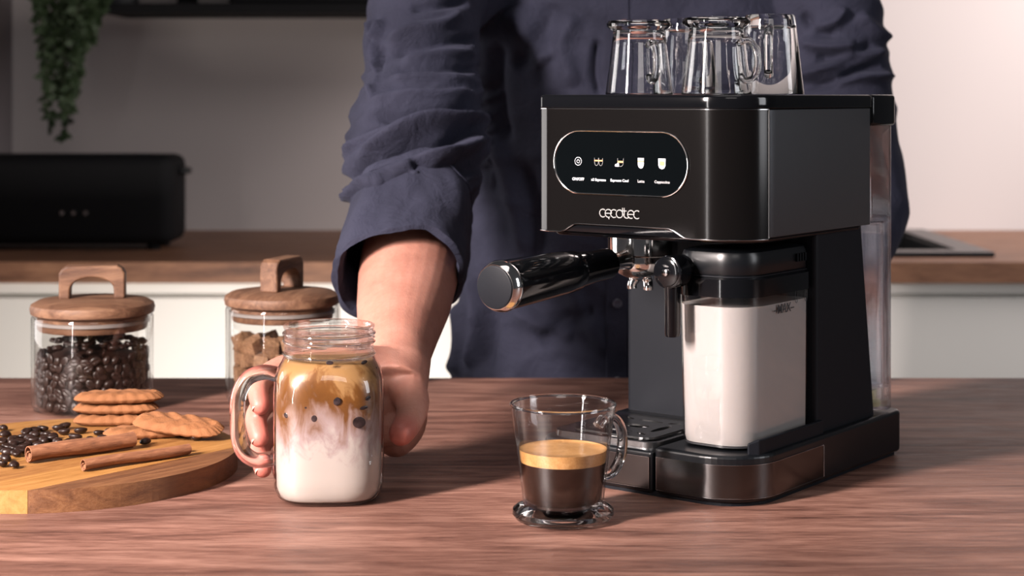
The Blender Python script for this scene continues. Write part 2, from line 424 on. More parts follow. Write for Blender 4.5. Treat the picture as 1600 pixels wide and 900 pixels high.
# basin ring, sloping walls
def ringat(ins, z, rr): return [(x, y, z) for x, y in rrect(-.194+ins, -.0905-ins, .008+ins, .1105-ins, rr, 6)]
link('tray_basin', loft([ringat(0, .0355, .012), ringat(.0005, .0405, .012), ringat(.003, .041, .010), ringat(.010, .0372, .009), ringat(.014, .0366, .008)], cap0=False, cap1=True), M['tray_steel'], tr)
bm = bmesh.new(); es = []
def hole(pts):
    vs = [bm.verts.new((x, y, 0)) for x, y in pts]; es.extend(bm.edges.new((vs[i], vs[(i+1) % len(vs)])) for i in range(len(vs)))
hole(rrect(-.182, -.1025, .020, .0985, .010, 6))
for (hx, hy, ra, rb, an) in ((-.1425, .060, .013, .007, 0), (-.1425, .084, .012, .0028, 0), (-.1425, .036, .012, .0028, 0), (-.168, .060, .0035, .016, 0), (-.117, .060, .0035, .016, 0), (-.165, .086, .006, .0025, -30), (-.12, .086, .006, .0025, 30), (-.165, .034, .006, .0025, 30), (-.12, .034, .006, .0025, -30)):
    A = radians(an)
    hole([(hx+ra*cos(t)*cos(A)-rb*sin(t)*sin(A), hy+ra*cos(t)*sin(A)+rb*sin(t)*cos(A)) for t in [2*pi*k/20 for k in range(20)]])
bmesh.ops.triangle_fill(bm, use_beauty=True, edges=es)
bmesh.ops.recalc_face_normals(bm, faces=bm.faces)
me = bpy.data.meshes.new('m'); bm.to_mesh(me); bm.free(); me.transform(T(0, 0, .0415))
o = link('grille', me, M['tray_steel'], tr, smooth=False); s = o.modifiers.new('s', 'SOLIDIFY'); s.thickness = .0016; s.offset = 1
link('tray_well', rprism(-.182, -.1025, .020, .0985, .0367, .0372, .010, 0), M['black'], tr)
# steel plates
pp = [(-.0835, -.0004)]+arc(-R1, R1, R1+.0006, 270, 360, 16)+[(.0006, .08), (.0006, .1225)]
bevel(link('steel_plate', wallpath(pp, .0065, .0325, .0015), M['plate'], mach, smooth=True), .0004, 1, 60)
link('plate_trim', join([tube([(p[0]*1.001, p[1]-.0001, z) for p in pp], .00035, 6) for z in (.0065, .0325)]+[tube([(.0008, .1225, .0065), (.0008, .1225, .0325)], .00035, 6), tube([(-.0835, -.0005, .0065), (-.0835, -.0005, .0325)], .00035, 6)]), M['chrome_dark'], mach)
pq = arc(-.185, .0155, .0156, 200, 270, 6)+[(-.0905, -.0002)]
link('tray_plate', wallpath(pq, .0065, .0315, .0015), M['plate'], tr)
link('tray_plate_trim', join([tube([(p[0], p[1]-.0003, z) for p in pq], .00035, 6) for z in (.0065, .0315)]+[tube([(-.0905, -.0005, .0065), (-.0905, -.0005, .0315)], .00035, 6)]), M['chrome_dark'], tr)
# guard rail beside the milk container
g = [(.0-.0075, .022), (-.0065, .030), (-.0065, .126)]
bevel(link('guard_rail', wallpath([(-.012, .020), (-.0055, .026), (-.0045, .034), (-.0045, .132)], .036, lambda i: .051 if i else .048, .0035), M['satin'], mach, smooth=False), .001, 2)
# column, tapering towards the top at the back
cr = []
for z, yb in ((.038, .236), (.209, .210)):
    cr.append([(x, y, z) for x, y in rrect(-.195, -.0075, .1255, yb, .004, 4)])
bevel(link('column', loft(cr), M['satin'], mach, smooth=False), .0005, 1)
# the slim bright seam on the column's side
# head
ZB, ZT = .208, .3085
link('head', rprism(-.1992, -.0008, .0015, .2145, ZB, ZT, [.016, R1-.001, .004, .004], .0008, 12), M['side_panel'], mach)
link('chin', rprism(-.185, -.046, .0006, .004, ZB-.0005, ZB+.012, .0005, .0003), M['gloss'], mach)
link('underside', rprism(-.192, -.006, .006, .205, .2035, ZB+.001, [.012, R1-.004, .004, .004], .003, 12), M['gloss'], mach)
# wrap-around front cover with the arch cut out of its lower edge
front = [(-.2004, .034), (-.2004, .010), (-.2004, .0052), (-.2002, .0040), (-.1996, .0032), (-.1990, .00285), (-.1982, .0025), (-.1925, .0003), (-.1917, .00003), (-.1905, -.0003), (-.189, -.0004)]
xs = [-.182, -.1765, -.172, -.168, -.164, -.1615, -.158, -.15, -.13, -.11, -.09, -.08, -.074, -.071, -.067, -.063, -.059, -.056, -.051]
front += [(x, -.0004) for x in xs]+arc(-R1, R1, R1+.0004, 270, 345, 16)
fz = []
for p in front:
    x = p[0]; h = 0
    if p[1] < .0000: h = .0072*min(smoothstep(-.1775, -.160, x), 1-smoothstep(-.073, -.054, x))
    fz.append(ZB-.001+h)
link('front_cover', wallpath(front, lambda i: fz[i], ZT-.0005, .0018), M['panel'], mach)
link('front_trim', tube([(p[0]-(.0003 if p[0] < -.199 else 0), p[1]-.0003, fz[i]) for i, p in enumerate(front)], .0007, 8), M['chrome_dark'], mach)
link('side_seam', box(-.0012, .0001, .0322, .0330, ZB, ZT), M['black'], mach, smooth=False)
# top lid
link('top_lid', rprism(-.2003, .0003, -.0003, .2145, ZT+.0006, .3200, [.0055, R1, .004, .004], .0028, 12, .0006), M['gloss'], mach)
link('lid_line', tube([(p[0], p[1], ZT) for p in front], .0006, 6), M['chrome_dark'], mach)
# display
bx0, bx1, bz0, bz1 = -.1826, -.0535, .2392, .2905
def stadium(ins): return rrect(bx0+ins, bx1-ins, bz0+ins, bz1-ins, (bz1-bz0)/2-ins-.0001, 12)
o = link('display', loft([[(x, -.0002, z) for x, z in stadium(0)], [(x, -.0012, z) for x, z in stadium(.0004)]]), M['screen'], mach, smooth=False)
disp = o
link('bezel', tube([(x, -.0011, z) for x, z in stadium(0)], .0008, 8, closed=True), M['chrome'], mach)
IX = [-.1584, -.1382, -.1178, -.0972, -.0774]; IZ = .2655
def slab(poly, y0=-.0013, y1=-.0017):
    return loft([[(x, y0, z) for x, z in poly], [(x, y1, z) for x, z in poly]])
def ringmesh(cx, cz, r, w, a0=0, a1=360, n=28):
    return tube([(cx+r*cos(radians(a)), -.0014, cz+r*sin(radians(a))) for a in [a0+(a1-a0)*k/n for k in range(n+1)]], w, 6)
link('power_icon', join([ringmesh(IX[0], IZ, .0033, .00026), ringmesh(IX[0], IZ, .0014, .00024, 125, 415, 16), slab([(IX[0]-.0002, IZ+.0006), (IX[0]+.0002, IZ+.0006), (IX[0]+.0002, IZ+.0019), (IX[0]-.0002, IZ+.0019)])]), M['print'], disp)
def cupline(cx, cz, w, h):
    pts = [(cx-w, cz+h), (cx-w*.95, cz-h*.3)]+[(cx+w*.85*cos(radians(a)), cz-h*.35+h*.65*sin(radians(a))) for a in range(190, 351, 20)]+[(cx+w*.95, cz-h*.3), (cx+w, cz+h)]
    return tube([(x, -.0014, z) for x, z in pts], .00016, 5)
def filled(cx, cz, w0, w1, z0, z1): return slab([(cx-w0, z0), (cx+w0, z0), (cx+w1, z1), (cx-w1, z1)])
link('cup_icon', join([cupline(IX[1]-.0021, IZ, .0019, .0031), cupline(IX[1]+.0021, IZ, .0019, .0031)]), M['print_dim'], disp)
link('coffee_icon', join([filled(IX[1]-.0021, IZ, .0019, .0019, IZ+.0004, IZ+.0015), filled(IX[1]+.0021, IZ, .0019, .0019, IZ+.0004, IZ+.0015)]), M['print_tan'], disp)
link('cup_icon', cupline(IX[2]+.0010, IZ, .0028, .0033), M['print_dim'], disp)
link('coffee_icon', filled(IX[2]+.0010, IZ, .0026, .0027, IZ-.0003, IZ+.0012), M['print_tan'], disp)
link('ice_icon', slab([(IX[2]-.0042, IZ-.0034), (IX[2]-.0004, IZ-.0034), (IX[2]-.0004, IZ-.0008), (IX[2]-.0016, IZ-.0003), (IX[2]-.0026, IZ-.0012), (IX[2]-.0042, IZ-.0016)]), M['print'], disp)
def glassicon(cx, w, h): return slab([(cx-w, IZ+h), (cx-w*.95, IZ-h*.4)]+[(cx+w*.85*cos(radians(a)), IZ-h*.5+h*.6*sin(radians(a))) for a in range(190, 351, 20)]+[(cx+w*.95, IZ-h*.4), (cx+w, IZ+h)][0:2])
link('milk_icon', glassicon(IX[3], .0029, .0040), M['print'], disp)
link('coffee_icon', slab([(IX[3]-.0028, IZ+.0008), (IX[3]+.0028, IZ+.0008), (IX[3]+.0028, IZ+.0019), (IX[3]-.0028, IZ+.0019)], -.0016, -.0019), M['print_tan'], disp)
link('milk_icon', glassicon(IX[4], .0034, .0040), M['print'], disp)
link('coffee_icon', slab([(IX[4]-.0018, IZ-.0016), (IX[4]+.0022, IZ-.0016), (IX[4]+.0028, IZ+.0018), (IX[4]-.0018, IZ+.0018)], -.0016, -.0019), M['print_tan'], disp)
for s, x, mt, sz in (('ON/OFF', IX[0], 'print', .0033), ('x2 Espresso', IX[1], 'print', .0030), ('Espresso Cool', IX[2], 'print', .0030), ('Latte', IX[3], 'print_dim', .0032), ('Cappuccino', IX[4], 'print_dim', .0030)):
    link('caption', moved(text_mesh(s, sz, .0001, .00006), T(x, -.0014, .2508)), M[mt], disp, smooth=False)
# raised logo lettering "cecotec", interlocked rounded letters
lx, lz, lr = -.1340, .2240, .0032
lt = []
def la(cx, a0, a1, r=lr): lt.append(tube([(cx+r*cos(radians(a)), -.0012, lz+r*sin(radians(a))) for a in [a0+(a1-a0)*k/14 for k in range(15)]], .0005, 6))
def ls(x0, z0, x1, z1): lt.append(tube([(x0, -.0012, z0), (x1, -.0012, z1)], .00045, 6))
st = .0054
la(lx, 50, 310)
la(lx+st, 0, 300); ls(lx+st-lr, lz, lx+st+lr, lz); ls(lx+st, lz-lr, lx+st+.0008, lz-lr-.0014)
la(lx+2*st, 50, 310)
la(lx+3*st, 0, 360); ls(lx+3*st+lr*.9, lz+lr+.0018, lx+3*st+lr*.9, lz-.001)
ls(lx+4*st-.0008, lz+lr+.0018, lx+4*st-.0008, lz-.001); la(lx+4*st+.0017, 180, 300); ls(lx+4*st-.0022, lz+lr*.8, lx+4*st+.0016, lz+lr*.8)
la(lx+5*st+.0002, 0, 300); ls(lx+5*st-lr, lz, lx+5*st+lr, lz)
la(lx+6*st+.0006, 50, 310)
link('logo', join(lt), simple('logo_silver', (.34, .335, .33), .38, .35), mach, label='silver raised lettering reading cecotec')
# group head
GX, GY = -.142, .070
link('group_head', moved(lathe([(0, .2055), (.0345, .2055), (.0350, .204), (.0345, .2015), (.031, .2005), (0, .2005)], 48), T(GX, GY, 0)), M['chrome'], mach)
link('group_ring', moved(lathe([(.0295, .2005), (.0295, .186), (.027, .186), (.027, .2005)], 48, True), T(GX, GY, 0)), M['chrome'], mach)

# portafilter
pf = empty('portafilter', L(GX, GY, 0), ANG, 'black-handled portafilter with chrome end ring locked into the machine', 'portafilter')
link('filter_basket', lathe([(0, .1640), (.012, .1645), (.021, .169), (.0255, .176), (.0265, .184), (.0265, .198), (0, .198)], 48), M['chrome'], pf)
link('rim_flange', lathe([(.0268, .1855), (.0285, .1845), (.0285, .180), (.0265, .179)], 48), M['chrome'], pf)
for sx in (-.008, .008): link('spout', tube(spline([(0, 0, .168), (sx*.7, -.002, .164), (sx, -.004, .160), (sx, -.004, .156)], 5), .0042, 12), M['chrome'], pf)
def hpt(t): return Vector((0, -t, .1835-(t)*.042))   # handle axis, drooping slightly
link('neck', tube([hpt(.022), hpt(.034), hpt(.05), hpt(.062)], [.0095, .0075, .0075, .0085], 20), M['chrome'], pf)
link('ferrule', tube([hpt(t) for t in (.052, .054, .078, .098, .101)], [.0105, .0128, .0132, .0148, .0150], 28), M['gloss'], pf)
hr = [(.1005, .0150), (.103, .0165), (.12, .0172), (.16, .0184), (.190, .0190), (.1935, .0188)]
link('handle', tube([hpt(t) for t, _ in hr], [q for _, q in hr], 36), M['gloss'], pf)
link('end_ring', tube([hpt(t) for t in (.1932, .1942, .1965, .2005, .2035)], [.0187, .0197, .0199, .0190, .0172], 40), M['chrome'], pf)
link('end_cap', tube([hpt(t) for t in (.2030, .2046, .2050)], [.0168, .0163, .0150], 40), M['satin'], pf)

# milk container (lifts out of its dock)
mk_ = empty('milk_container', L(0, 0, 0), ANG, 'clear milk container with black lid docked in front of the machine', 'milk container')
MX0, MX1, MY0, MY1 = -.0805, -.0120, .0180, .1230
rc = [.018, .028, .006, .006]
def mring(ins, z, tap=0): return [(x, y, z) for x, y in rrect(MX0+ins+tap, MX1-ins-tap*.3, MY0+ins+tap*.5, MY1-ins, [max(q-ins, .001) for q in rc], 10)]
TAP = lambda z: .0025*(1-(z-.04)/.12)
outer = [mring(.004, .0405, TAP(.04)), mring(.0008, .042, TAP(.04)), mring(0, .046, TAP(.046)), mring(0, .10, TAP(.10)), mring(0, .166, 0)]
link('container_body', loft(outer, cap1=False), M['plastic'], mk_)
link('container_base', loft([mring(.005, .0403, TAP(.04)), mring(.0018, .0420, TAP(.04)), mring(.0018, .0432, TAP(.04))]), M['print_dark'], mk_)
inn = [mring(.0022, .0436, TAP(.044)), mring(.0013, .048, TAP(.048)), mring(.0013, .10, TAP(.10)), mring(.0013, .1528, 0), mring(.0035, .1520, 0)]
link('milk', moved(loft(inn), Matrix.LocRotScale(L(0, 0, 0), Matrix.Rotation(ANG, 3, 'Z').to_quaternion(), None)), M['milk'], label='white milk filling the clear container up to the MAX line', cat='milk')
o = link('lid_skirt', loft([mring(.002, .160), mring(-.0012, .1605), mring(-.0012, .1745), mring(.001, .176)], cap0=True), M['gloss'], mk_)
o = link('lid', loft([mring(.0035, .1755), mring(.0015, .178), mring(.0015, .192), mring(.003, .1955), mring(.008, .1975), mring(.02, .198)]), M['black'], mk_)
link('lid_groove', loft([mring(.0006, .1762), mring(.0006, .1772)], cap0=False, cap1=False), M['satin'], mk_)
for k in range(4): link('latch_rib', box(MX1-.003, MX1+.0004, .100+k*.0045, .1025+k*.0045, .184, .1905), M['gloss'], o, smooth=False)
# frothing nozzle on the front of the lid
nx, nz = -.0705, .1800
def ny(y): return (nx, y, nz)
link('nozzle_barrel', tube([ny(.030), ny(.022), ny(.016), ny(.011)], [.0125, .0122, .0105, .0098], 32), M['gloss'], mk_)
kn = link('nozzle_knob', tube([ny(.012), ny(.011), ny(-.002), ny(-.0045), ny(-.0052)], [.0105, .0128, .0132, .0128, .0110], 40), M['gloss'], mk_)
link('knob_ring', tube([ny(-.0048), ny(-.0062), ny(-.0068)], [.0112, .0108, .0088], 40), M['gloss'], kn)
link('knob_pin', tube([ny(-.0066), ny(-.0084), ny(-.0088)], [.0030, .0028, .0018], 20), M['chrome_dark'], kn)
link('spout_pipe', tube([(nx, .003, .172), (nx, .003, .160), (nx, .003, .131), (nx, .003, .1292), (nx, .003, .1285)], [.0062, .0056, .0056, .0050, .0036], 20, flat=1.35), M['gloss'], mk_)
link('max_mark', moved(moved(text_mesh('–MAX–', .0105, .00008, .0001), Matrix.Rotation(pi/2, 4, 'Z')), T(MX1+.0002, .078, .1480)), M['print_dark'], mk_, smooth=False)
for yy in (.0985, .115):
    link('drop_mark', tube([(MX1+.0003, yy+.0022*cos(a), .1560+.0055*sin(a)) for a in [2*pi*k/20 for k in range(20)]], .00022, 5, closed=True), M['print_dark'], mk_)

# water tank at the back
wt_ = empty('water_tank', L(0, 0, 0), ANG, 'clear water tank at the back of the coffee machine', 'water tank')
def wring(x0, x1, y0, y1, z, r=.006, n=5): return [(x, y, z) for x, y in rrect(x0, x1, y0, y1, r, n)]
def wt_wall(z, ins=0):
    y0 = .2405 if z < .208 else .2165
    return wring(-.172+ins, -.0035-ins, y0+ins, .264-ins, z)
link('tank_body', loft([wt_wall(.0415, .002), wt_wall(.043), wt_wall(.207), wring(-.172, -.0035, .2385, .264, .2075), wring(-.172, -.0035, .2165, .264, .209), wt_wall(.295)], cap1=False), M['tank_wall'], wt_)
s_ = bpy.data.objects['tank_body'].modifiers.new('wall', 'SOLIDIFY'); s_.thickness = .0018; s_.offset = -1
link('tank_inner', loft([wt_wall(.062, .0028), wt_wall(.064, .0022), wt_wall(.205, .0022), wring(-.1698, -.0057, .2205, .2618, .2115), wt_wall(.294, .0022)], cap1=False), M['plastic'], wt_)
link('tank_rib', box(-.030, -.026, .2425, .262, .0435, .205), M['plastic'], wt_, smooth=False)
link('valve', moved(lathe([(0, 0), (.011, 0), (.012, .004), (.007, .006), (.007, .014), (0, .014)], 24), T(-.022, .252, .0445)), simple('valve_cream', (.55, .48, .28), .5), wt_)
link('tank_lid', rprism(-.199, .0003, .2152, .2650, .2930, .3200, [.003, .003, .008, .008], .0028, 6), M['gloss'], wt_)
watr = loft([wt_wall(.0645, .003), wt_wall(.1975, .003)])
link('water', moved(watr, Matrix.LocRotScale(L(0, 0, 0), Matrix.Rotation(ANG, 3, 'Z').to_quaternion(), None)), M['water'], label='clear water half filling the tank behind the machine', cat='water', smooth=False)

# ------------------------------------------------------------------ glasses
def cup_profile():
    return [(0, .004), (.020, .003), (.030, .0), (.0360, .0012), (.0384, .0045), (.0380, .0080), (.0345, .0108), (.0308, .0125), (.0306, .0145), (.0325, .030), (.0355, .055), (.0393, .0845), (.0398, .0862), (.0391, .0872), (.0380, .0862), (.0376, .0835), (.0338, .055), (.0308, .030), (.0290, .0165), (.0270, .0140), (0, .0135)]
def cup_handle(s=1.0, thick=.0036):
    pts = [(.0345, 0, .066), (.043, 0, .072), (.054, 0, .068), (.0595, 0, .056), (.058, 0, .040), (.050, 0, .029), (.041, 0, .027), (.0325, 0, .031)]
    return tube(spline(pts, 6), thick, 14, flat=1.3)
def glass_cup(name, loc, rotz, label, mat_b, mat_h, scale=1.0, flip=False, group=None):
    r = empty(name, loc, rotz, label, 'glass', group)
    X = Matrix.Scale(scale, 4)
    if flip: X = T(0, 0, .0872*scale) @ Matrix.Rotation(pi, 4, 'X') @ X
    link('glass_body', moved(lathe(cup_profile(), 72), X), mat_b, r)
    link('handle', moved(cup_handle(), X), mat_h, r)
    return r
CUP = Vector((.0386, 1.304, 0))
cp = empty('espresso_cup', CUP, 0, 'footed clear glass cup half full of espresso in front of the machine', 'cup')
pr = cup_profile()
link('cup_wall', lathe(pr[8:20]+[(.027, .0132), (.0300, .0118)], 80, True), M['glass'], cp)
link('rim', tube([(.0391*cos(2*pi*k/64), .0391*sin(2*pi*k/64), .0866) for k in range(64)], .0012, 10, closed=True), M['refr'], cp)
link('foot', lathe([(0, .004), (.020, .003), (.030, .0), (.0360, .0012), (.0384, .0045), (.0380, .0080), (.0345, .0108), (.0303, .0122), (.0285, .0128), (0, .0130)], 80), M['refr'], cp)
link('handle', moved(cup_handle(), Matrix.Rotation(radians(38), 4, 'Z')), M['refr'], cp)
def inr(z):
    P_ = [(.0135, .0262), (.0165, .0288), (.030, .0306), (.055, .0336), (.0835, .0374)]
    for (z0, r0), (z1, r1) in zip(P_, P_[1:]):
        if z <= z1: return r0+(r1-r0)*(z-z0)/(z1-z0)
zc0, zc1 = .0440, .0525
esp = simple('espresso', (.010, .0028, .0012), .12, spec=.2)
link('espresso', lathe([(0, .0138), (.026, .0138), (inr(.0165), .0165), (inr(.030), .030), (inr(zc0), zc0), (0, zc0)], 64), esp, label='dark espresso in the footed glass cup', cat='coffee', loc=CUP)
t = NT('crema'); v = t.coords(); c = t.ramp(t.math('ADD', t.math('MULTIPLY', t.noise(v, 90, 5, .6, .8), .6), t.math('MULTIPLY', t.noise(v, 700, 2), .4)), [(.35, (.34, .165, .050)), (.55, (.46, .245, .090)), (.7, (.54, .33, .15))])
t.bsdf(c, .35, 0, t.bump(t.noise(v, 500, 3), .3, .0005)); M['crema'] = t.m
link('crema', lathe([(0, zc0+.0001), (inr(zc0), zc0+.0001), (inr(.0495), .0495), (inr(zc1)-.0002, zc1+.0007), (inr(zc1)-.0015, zc1), (.02, zc1+.0002), (0, zc1+.0006)], 64), M['crema'], label='tan crema layer floating on the espresso', cat='crema', loc=CUP)

# upturned glasses on the machine
gt = .3202
def on_top(a, v): p = L(-a, v, gt); return p
S1 = .735
glass_cup('footed_glass', on_top(.1584, .090), radians(-75), 'upturned footed glass cup on the machine, the leftmost of them', M['refr'], M['refr'], S1, True, 'upturned glasses on the machine')
glass_cup('footed_glass', on_top(.0640, .060), radians(-48), 'upturned footed glass cup in the middle on top of the machine', M['refr'], M['refr'], S1*.985, True, 'upturned glasses on the machine')
def tumbler(loc, rotz, label):
    r = empty('tumbler', loc, rotz, label, 'glass', 'upturned glasses on the machine')
    pr = [(0, .0668), (.018, .0675), (.0200, .0672), (.0212, .0655), (.0218, .062), (.0290, .001), (.0288, .0002), (.0272, .0002), (.0266, .001), (.0200, .056), (.018, .0575), (0, .058)]
    link('glass_body', lathe(pr, 64), M['refr'], r)
    link('handle', tube(spline([(.0225, 0, .054), (.031, 0, .056), (.039, 0, .050), (.0415, 0, .036), (.039, 0, .022), (.033, 0, .016), (.0265, 0, .018)], 6), .0028, 12, flat=1.3), M['refr'], r)
tumbler(on_top(.0553, .133), radians(-100), 'plain upturned glass behind the others, at the right')
tumbler(on_top(.1555, .162), radians(60), 'plain upturned glass half hidden between the two footed glasses')

# ------------------------------------------------------------------ mason jar mug with iced latte
JC = Vector((-.1456, 1.376, 0))
jar = empty('mason_jar_mug', JC, radians(4), 'handled mason jar mug of iced latte held by the hand', 'mug')
def sq(hw, z, n=4.2, seg=72, ry=1.0):
    out = []
    for k in range(seg):
        a = 2*pi*k/seg; c, s = cos(a), sin(a)
        q = (abs(c)**n+abs(s)**n)**(-1/n)
        out.append((hw*q*c, hw*ry*q*s, z))
    return out
def jar_ring(ins, z):
    prof = [(0, .030, 3.0), (.0012, .036, 3.0), (.005, .0405, 3.2), (.012, .0430, 3.3), (.03, .0437, 3.3), (.085, .0437, 3.3), (.097, .0428, 3.0), (.104, .0405, 2.6), (.109, .0375, 2.2), (.1125, .0360, 2.0), (.2, .0360, 2.0)]
    for (z0, h0, n0), (z1, h1, n1) in zip(prof, prof[1:]):
        if z <= z1:
            t = (z-z0)/(z1-z0); return sq(h0+(h1-h0)*t-ins, z, n0+(n1-n0)*t)
zz = [.0005, .0012, .003, .005, .008, .012, .02, .03, .05, .07, .085, .091, .097, .101, .104, .107, .109, .111, .1125]
body = [jar_ring(0, z) for z in zz]
link('jar_body', loft(body, cap1=False), M['glass'], jar)
nk = [(.0360, .1122), (.0357, .1145), (.0352, .132), (.0358, .1345), (.0364, .1358), (.0362, .1370), (.0350, .1375), (.0338, .1368), (.0332, .135), (.0330, .1125)]
link('neck', lathe(nk, 72, True), M['wall_glass'], jar)
th = []
for z0 in (.1145, .1305): th.append(tube([(.0360*cos(a), .0360*sin(a), z0) for a in [2*pi*k/64 for k in range(64)]], .0012, 8, closed=True))
for k0 in (0, 2.1, 4.2): th.append(tube([(.0360*cos(k0+a), .0360*sin(k0+a), .1265-.0036*a/2.6) for a in [2.6*k/24 for k in range(25)]], [.0003]+[.0010]*23+[.0003], 8))
link('screw_thread', join(th), M['solid_glass'], jar)
hd = spline([(-.0415, 0, .0985), (-.052, -.0005, .1005), (-.0645, -.0015, .096), (-.0715, -.002, .082), (-.0722, -.002, .058), (-.0690, -.002, .041), (-.0605, -.0015, .0325), (-.052, -.0005, .0310), (-.0425, 0, .0325)], 7)
link('handle', moved(tube(hd, .0061, 18, flat=1.25), Matrix.Rotation(radians(6), 4, 'Z')), M['solid_glass'], jar)
# latte: white milk below, coffee streaking down from the top
t = NT('iced_latte'); tc = t.n('ShaderNodeTexCoord'); sep = t.n('ShaderNodeSeparateXYZ'); t.l(tc.outputs['Object'], sep.inputs[0])
vs = t.coords((1, 1, .42)); n1 = t.noise(vs, 55, 5, .6, 1.2); n2 = t.noise(t.coords((1, 1, .6)), 130, 4, .6, .8)
h = t.math('ADD', t.math('MULTIPLY', sep.outputs['Z'], 9.7), t.math('ADD', t.math('MULTIPLY', t.math('SUBTRACT', n1, .5), .85), t.math('MULTIPLY', t.math('SUBTRACT', n2, .5), .16)))
c = t.ramp(h, [(.0, (.335, .295, .265)), (.40, (.33, .29, .265)), (.52, (.25, .19, .185)), (.64, (.18, .112, .09)), (.74, (.098, .037, .008)), (.90, (.125, .048, .010)), (1.0, (.24, .13, .05))])
t.bsdf(c, .3, 0, None, .5, Subsurface_Weight=.15, Subsurface_Radius=(.01, .007, .005), Subsurface_Scale=.4); M['latte'] = t.m
zl = [.0035, .005, .008, .012, .02, .03, .05, .07, .085, .091, .097, .101, .104, .107, .109]
link('iced_latte', loft([jar_ring(.0075, .0025)]+[jar_ring(.0022, z) for z in zl]+[jar_ring(.004, .1105)]), M['latte'], loc=JC, rotz=radians(4), label='layered iced latte, white below and brown above, inside the jar mug', cat='latte')
# ice showing at the side of the drink
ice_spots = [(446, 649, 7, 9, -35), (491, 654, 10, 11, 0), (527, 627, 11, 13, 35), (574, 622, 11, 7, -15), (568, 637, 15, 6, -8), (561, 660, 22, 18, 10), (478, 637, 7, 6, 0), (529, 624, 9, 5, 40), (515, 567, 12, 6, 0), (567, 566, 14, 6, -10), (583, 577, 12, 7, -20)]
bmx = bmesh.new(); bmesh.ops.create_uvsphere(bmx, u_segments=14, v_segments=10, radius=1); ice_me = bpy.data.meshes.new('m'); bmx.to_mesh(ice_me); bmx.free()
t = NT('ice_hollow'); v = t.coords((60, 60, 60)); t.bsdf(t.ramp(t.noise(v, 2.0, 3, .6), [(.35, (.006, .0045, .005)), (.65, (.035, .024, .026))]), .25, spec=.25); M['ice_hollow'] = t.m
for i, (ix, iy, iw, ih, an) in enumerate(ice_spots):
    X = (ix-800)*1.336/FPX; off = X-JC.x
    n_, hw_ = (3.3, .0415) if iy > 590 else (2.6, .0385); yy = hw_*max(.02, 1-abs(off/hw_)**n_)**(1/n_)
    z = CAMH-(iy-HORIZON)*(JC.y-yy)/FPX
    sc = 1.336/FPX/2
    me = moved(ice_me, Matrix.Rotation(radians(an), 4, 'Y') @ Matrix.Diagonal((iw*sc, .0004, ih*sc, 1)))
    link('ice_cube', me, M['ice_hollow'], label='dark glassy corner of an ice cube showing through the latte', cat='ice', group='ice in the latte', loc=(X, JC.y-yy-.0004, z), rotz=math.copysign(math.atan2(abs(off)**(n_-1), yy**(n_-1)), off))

# ------------------------------------------------------------------ storage jars
def storage_jar(name, c, rad, zt, hrot, label, lid_mat):
    r = empty(name, c, hrot, label, 'jar')
    link('glass_body', lathe([(0, 0), (rad-.008, 0), (rad-.002, .002), (rad, .008), (rad, zt-.002), (rad-.0008, zt), (rad-.0022, zt), (rad-.003, zt-.002), (rad-.003, .010), (rad-.006, .0055), (0, .005)], 80), M['jar_glass'], r)
    ld = link('lid', lathe([(0, zt+.0005), (rad-.004, zt+.0005), (rad+.0005, zt+.003), (rad+.0015, zt+.008), (rad+.0003, zt+.012), (rad-.006, zt+.0155), (rad-.02, zt+.0175), (0, zt+.0185)], 80), lid_mat, r)
    link('plug', lathe([(0, zt-.014), (rad-.0075, zt-.014), (rad-.006, zt-.012), (rad-.006, zt+.001), (0, zt+.001)], 64), lid_mat, ld)
    link('seal', lathe([(rad-.0065, zt-.0075), (rad-.0036, zt-.007), (rad-.0036, zt-.004), (rad-.0065, zt-.0035)], 64), M['rubber'], ld)
    # arched wooden grip
    w, hgt, y2 = .033, .034, .010; zb = zt+.017
    out = [(-w, 0), (-w, hgt-.008), (-w+.003, hgt-.003), (-w+.008, hgt), (w-.008, hgt), (w-.003, hgt-.003), (w, hgt-.008), (w, 0)]
    inn = [(w-.011, 0)]+[((w-.011)*.98*cos(radians(a)), .010+(hgt-.022)*sin(radians(a))) for a in range(0, 181, 15)]+[(-w+.011, 0)]
    poly = [(x, z+zb) for x, z in out+inn]
    bevel(link('grip', loft([[(x, -y2, z) for x, z in poly], [(x, y2, z) for x, z in poly]]), lid_mat, ld, smooth=False), .0022, 2, 40)
    return r
JA = Vector(((145-800)*1.765/FPX, 1.765, 0)); RA = .0610
JB = Vector(((441-800)*1.815/FPX, 1.815, 0)); RB = .0590
ZTA = .32-(492-148)*1.765/FPX; ZTB = .32-(478-148)*1.815/FPX
storage_jar('bean_jar', JA, RA, ZTA, radians(8), 'glass jar of coffee beans with round wooden lid', M['lid_wood'])
storage_jar('sugar_jar', JB, RB, ZTB, radians(72), 'glass jar of brown sugar cubes behind the mug', M['lid_wood'])

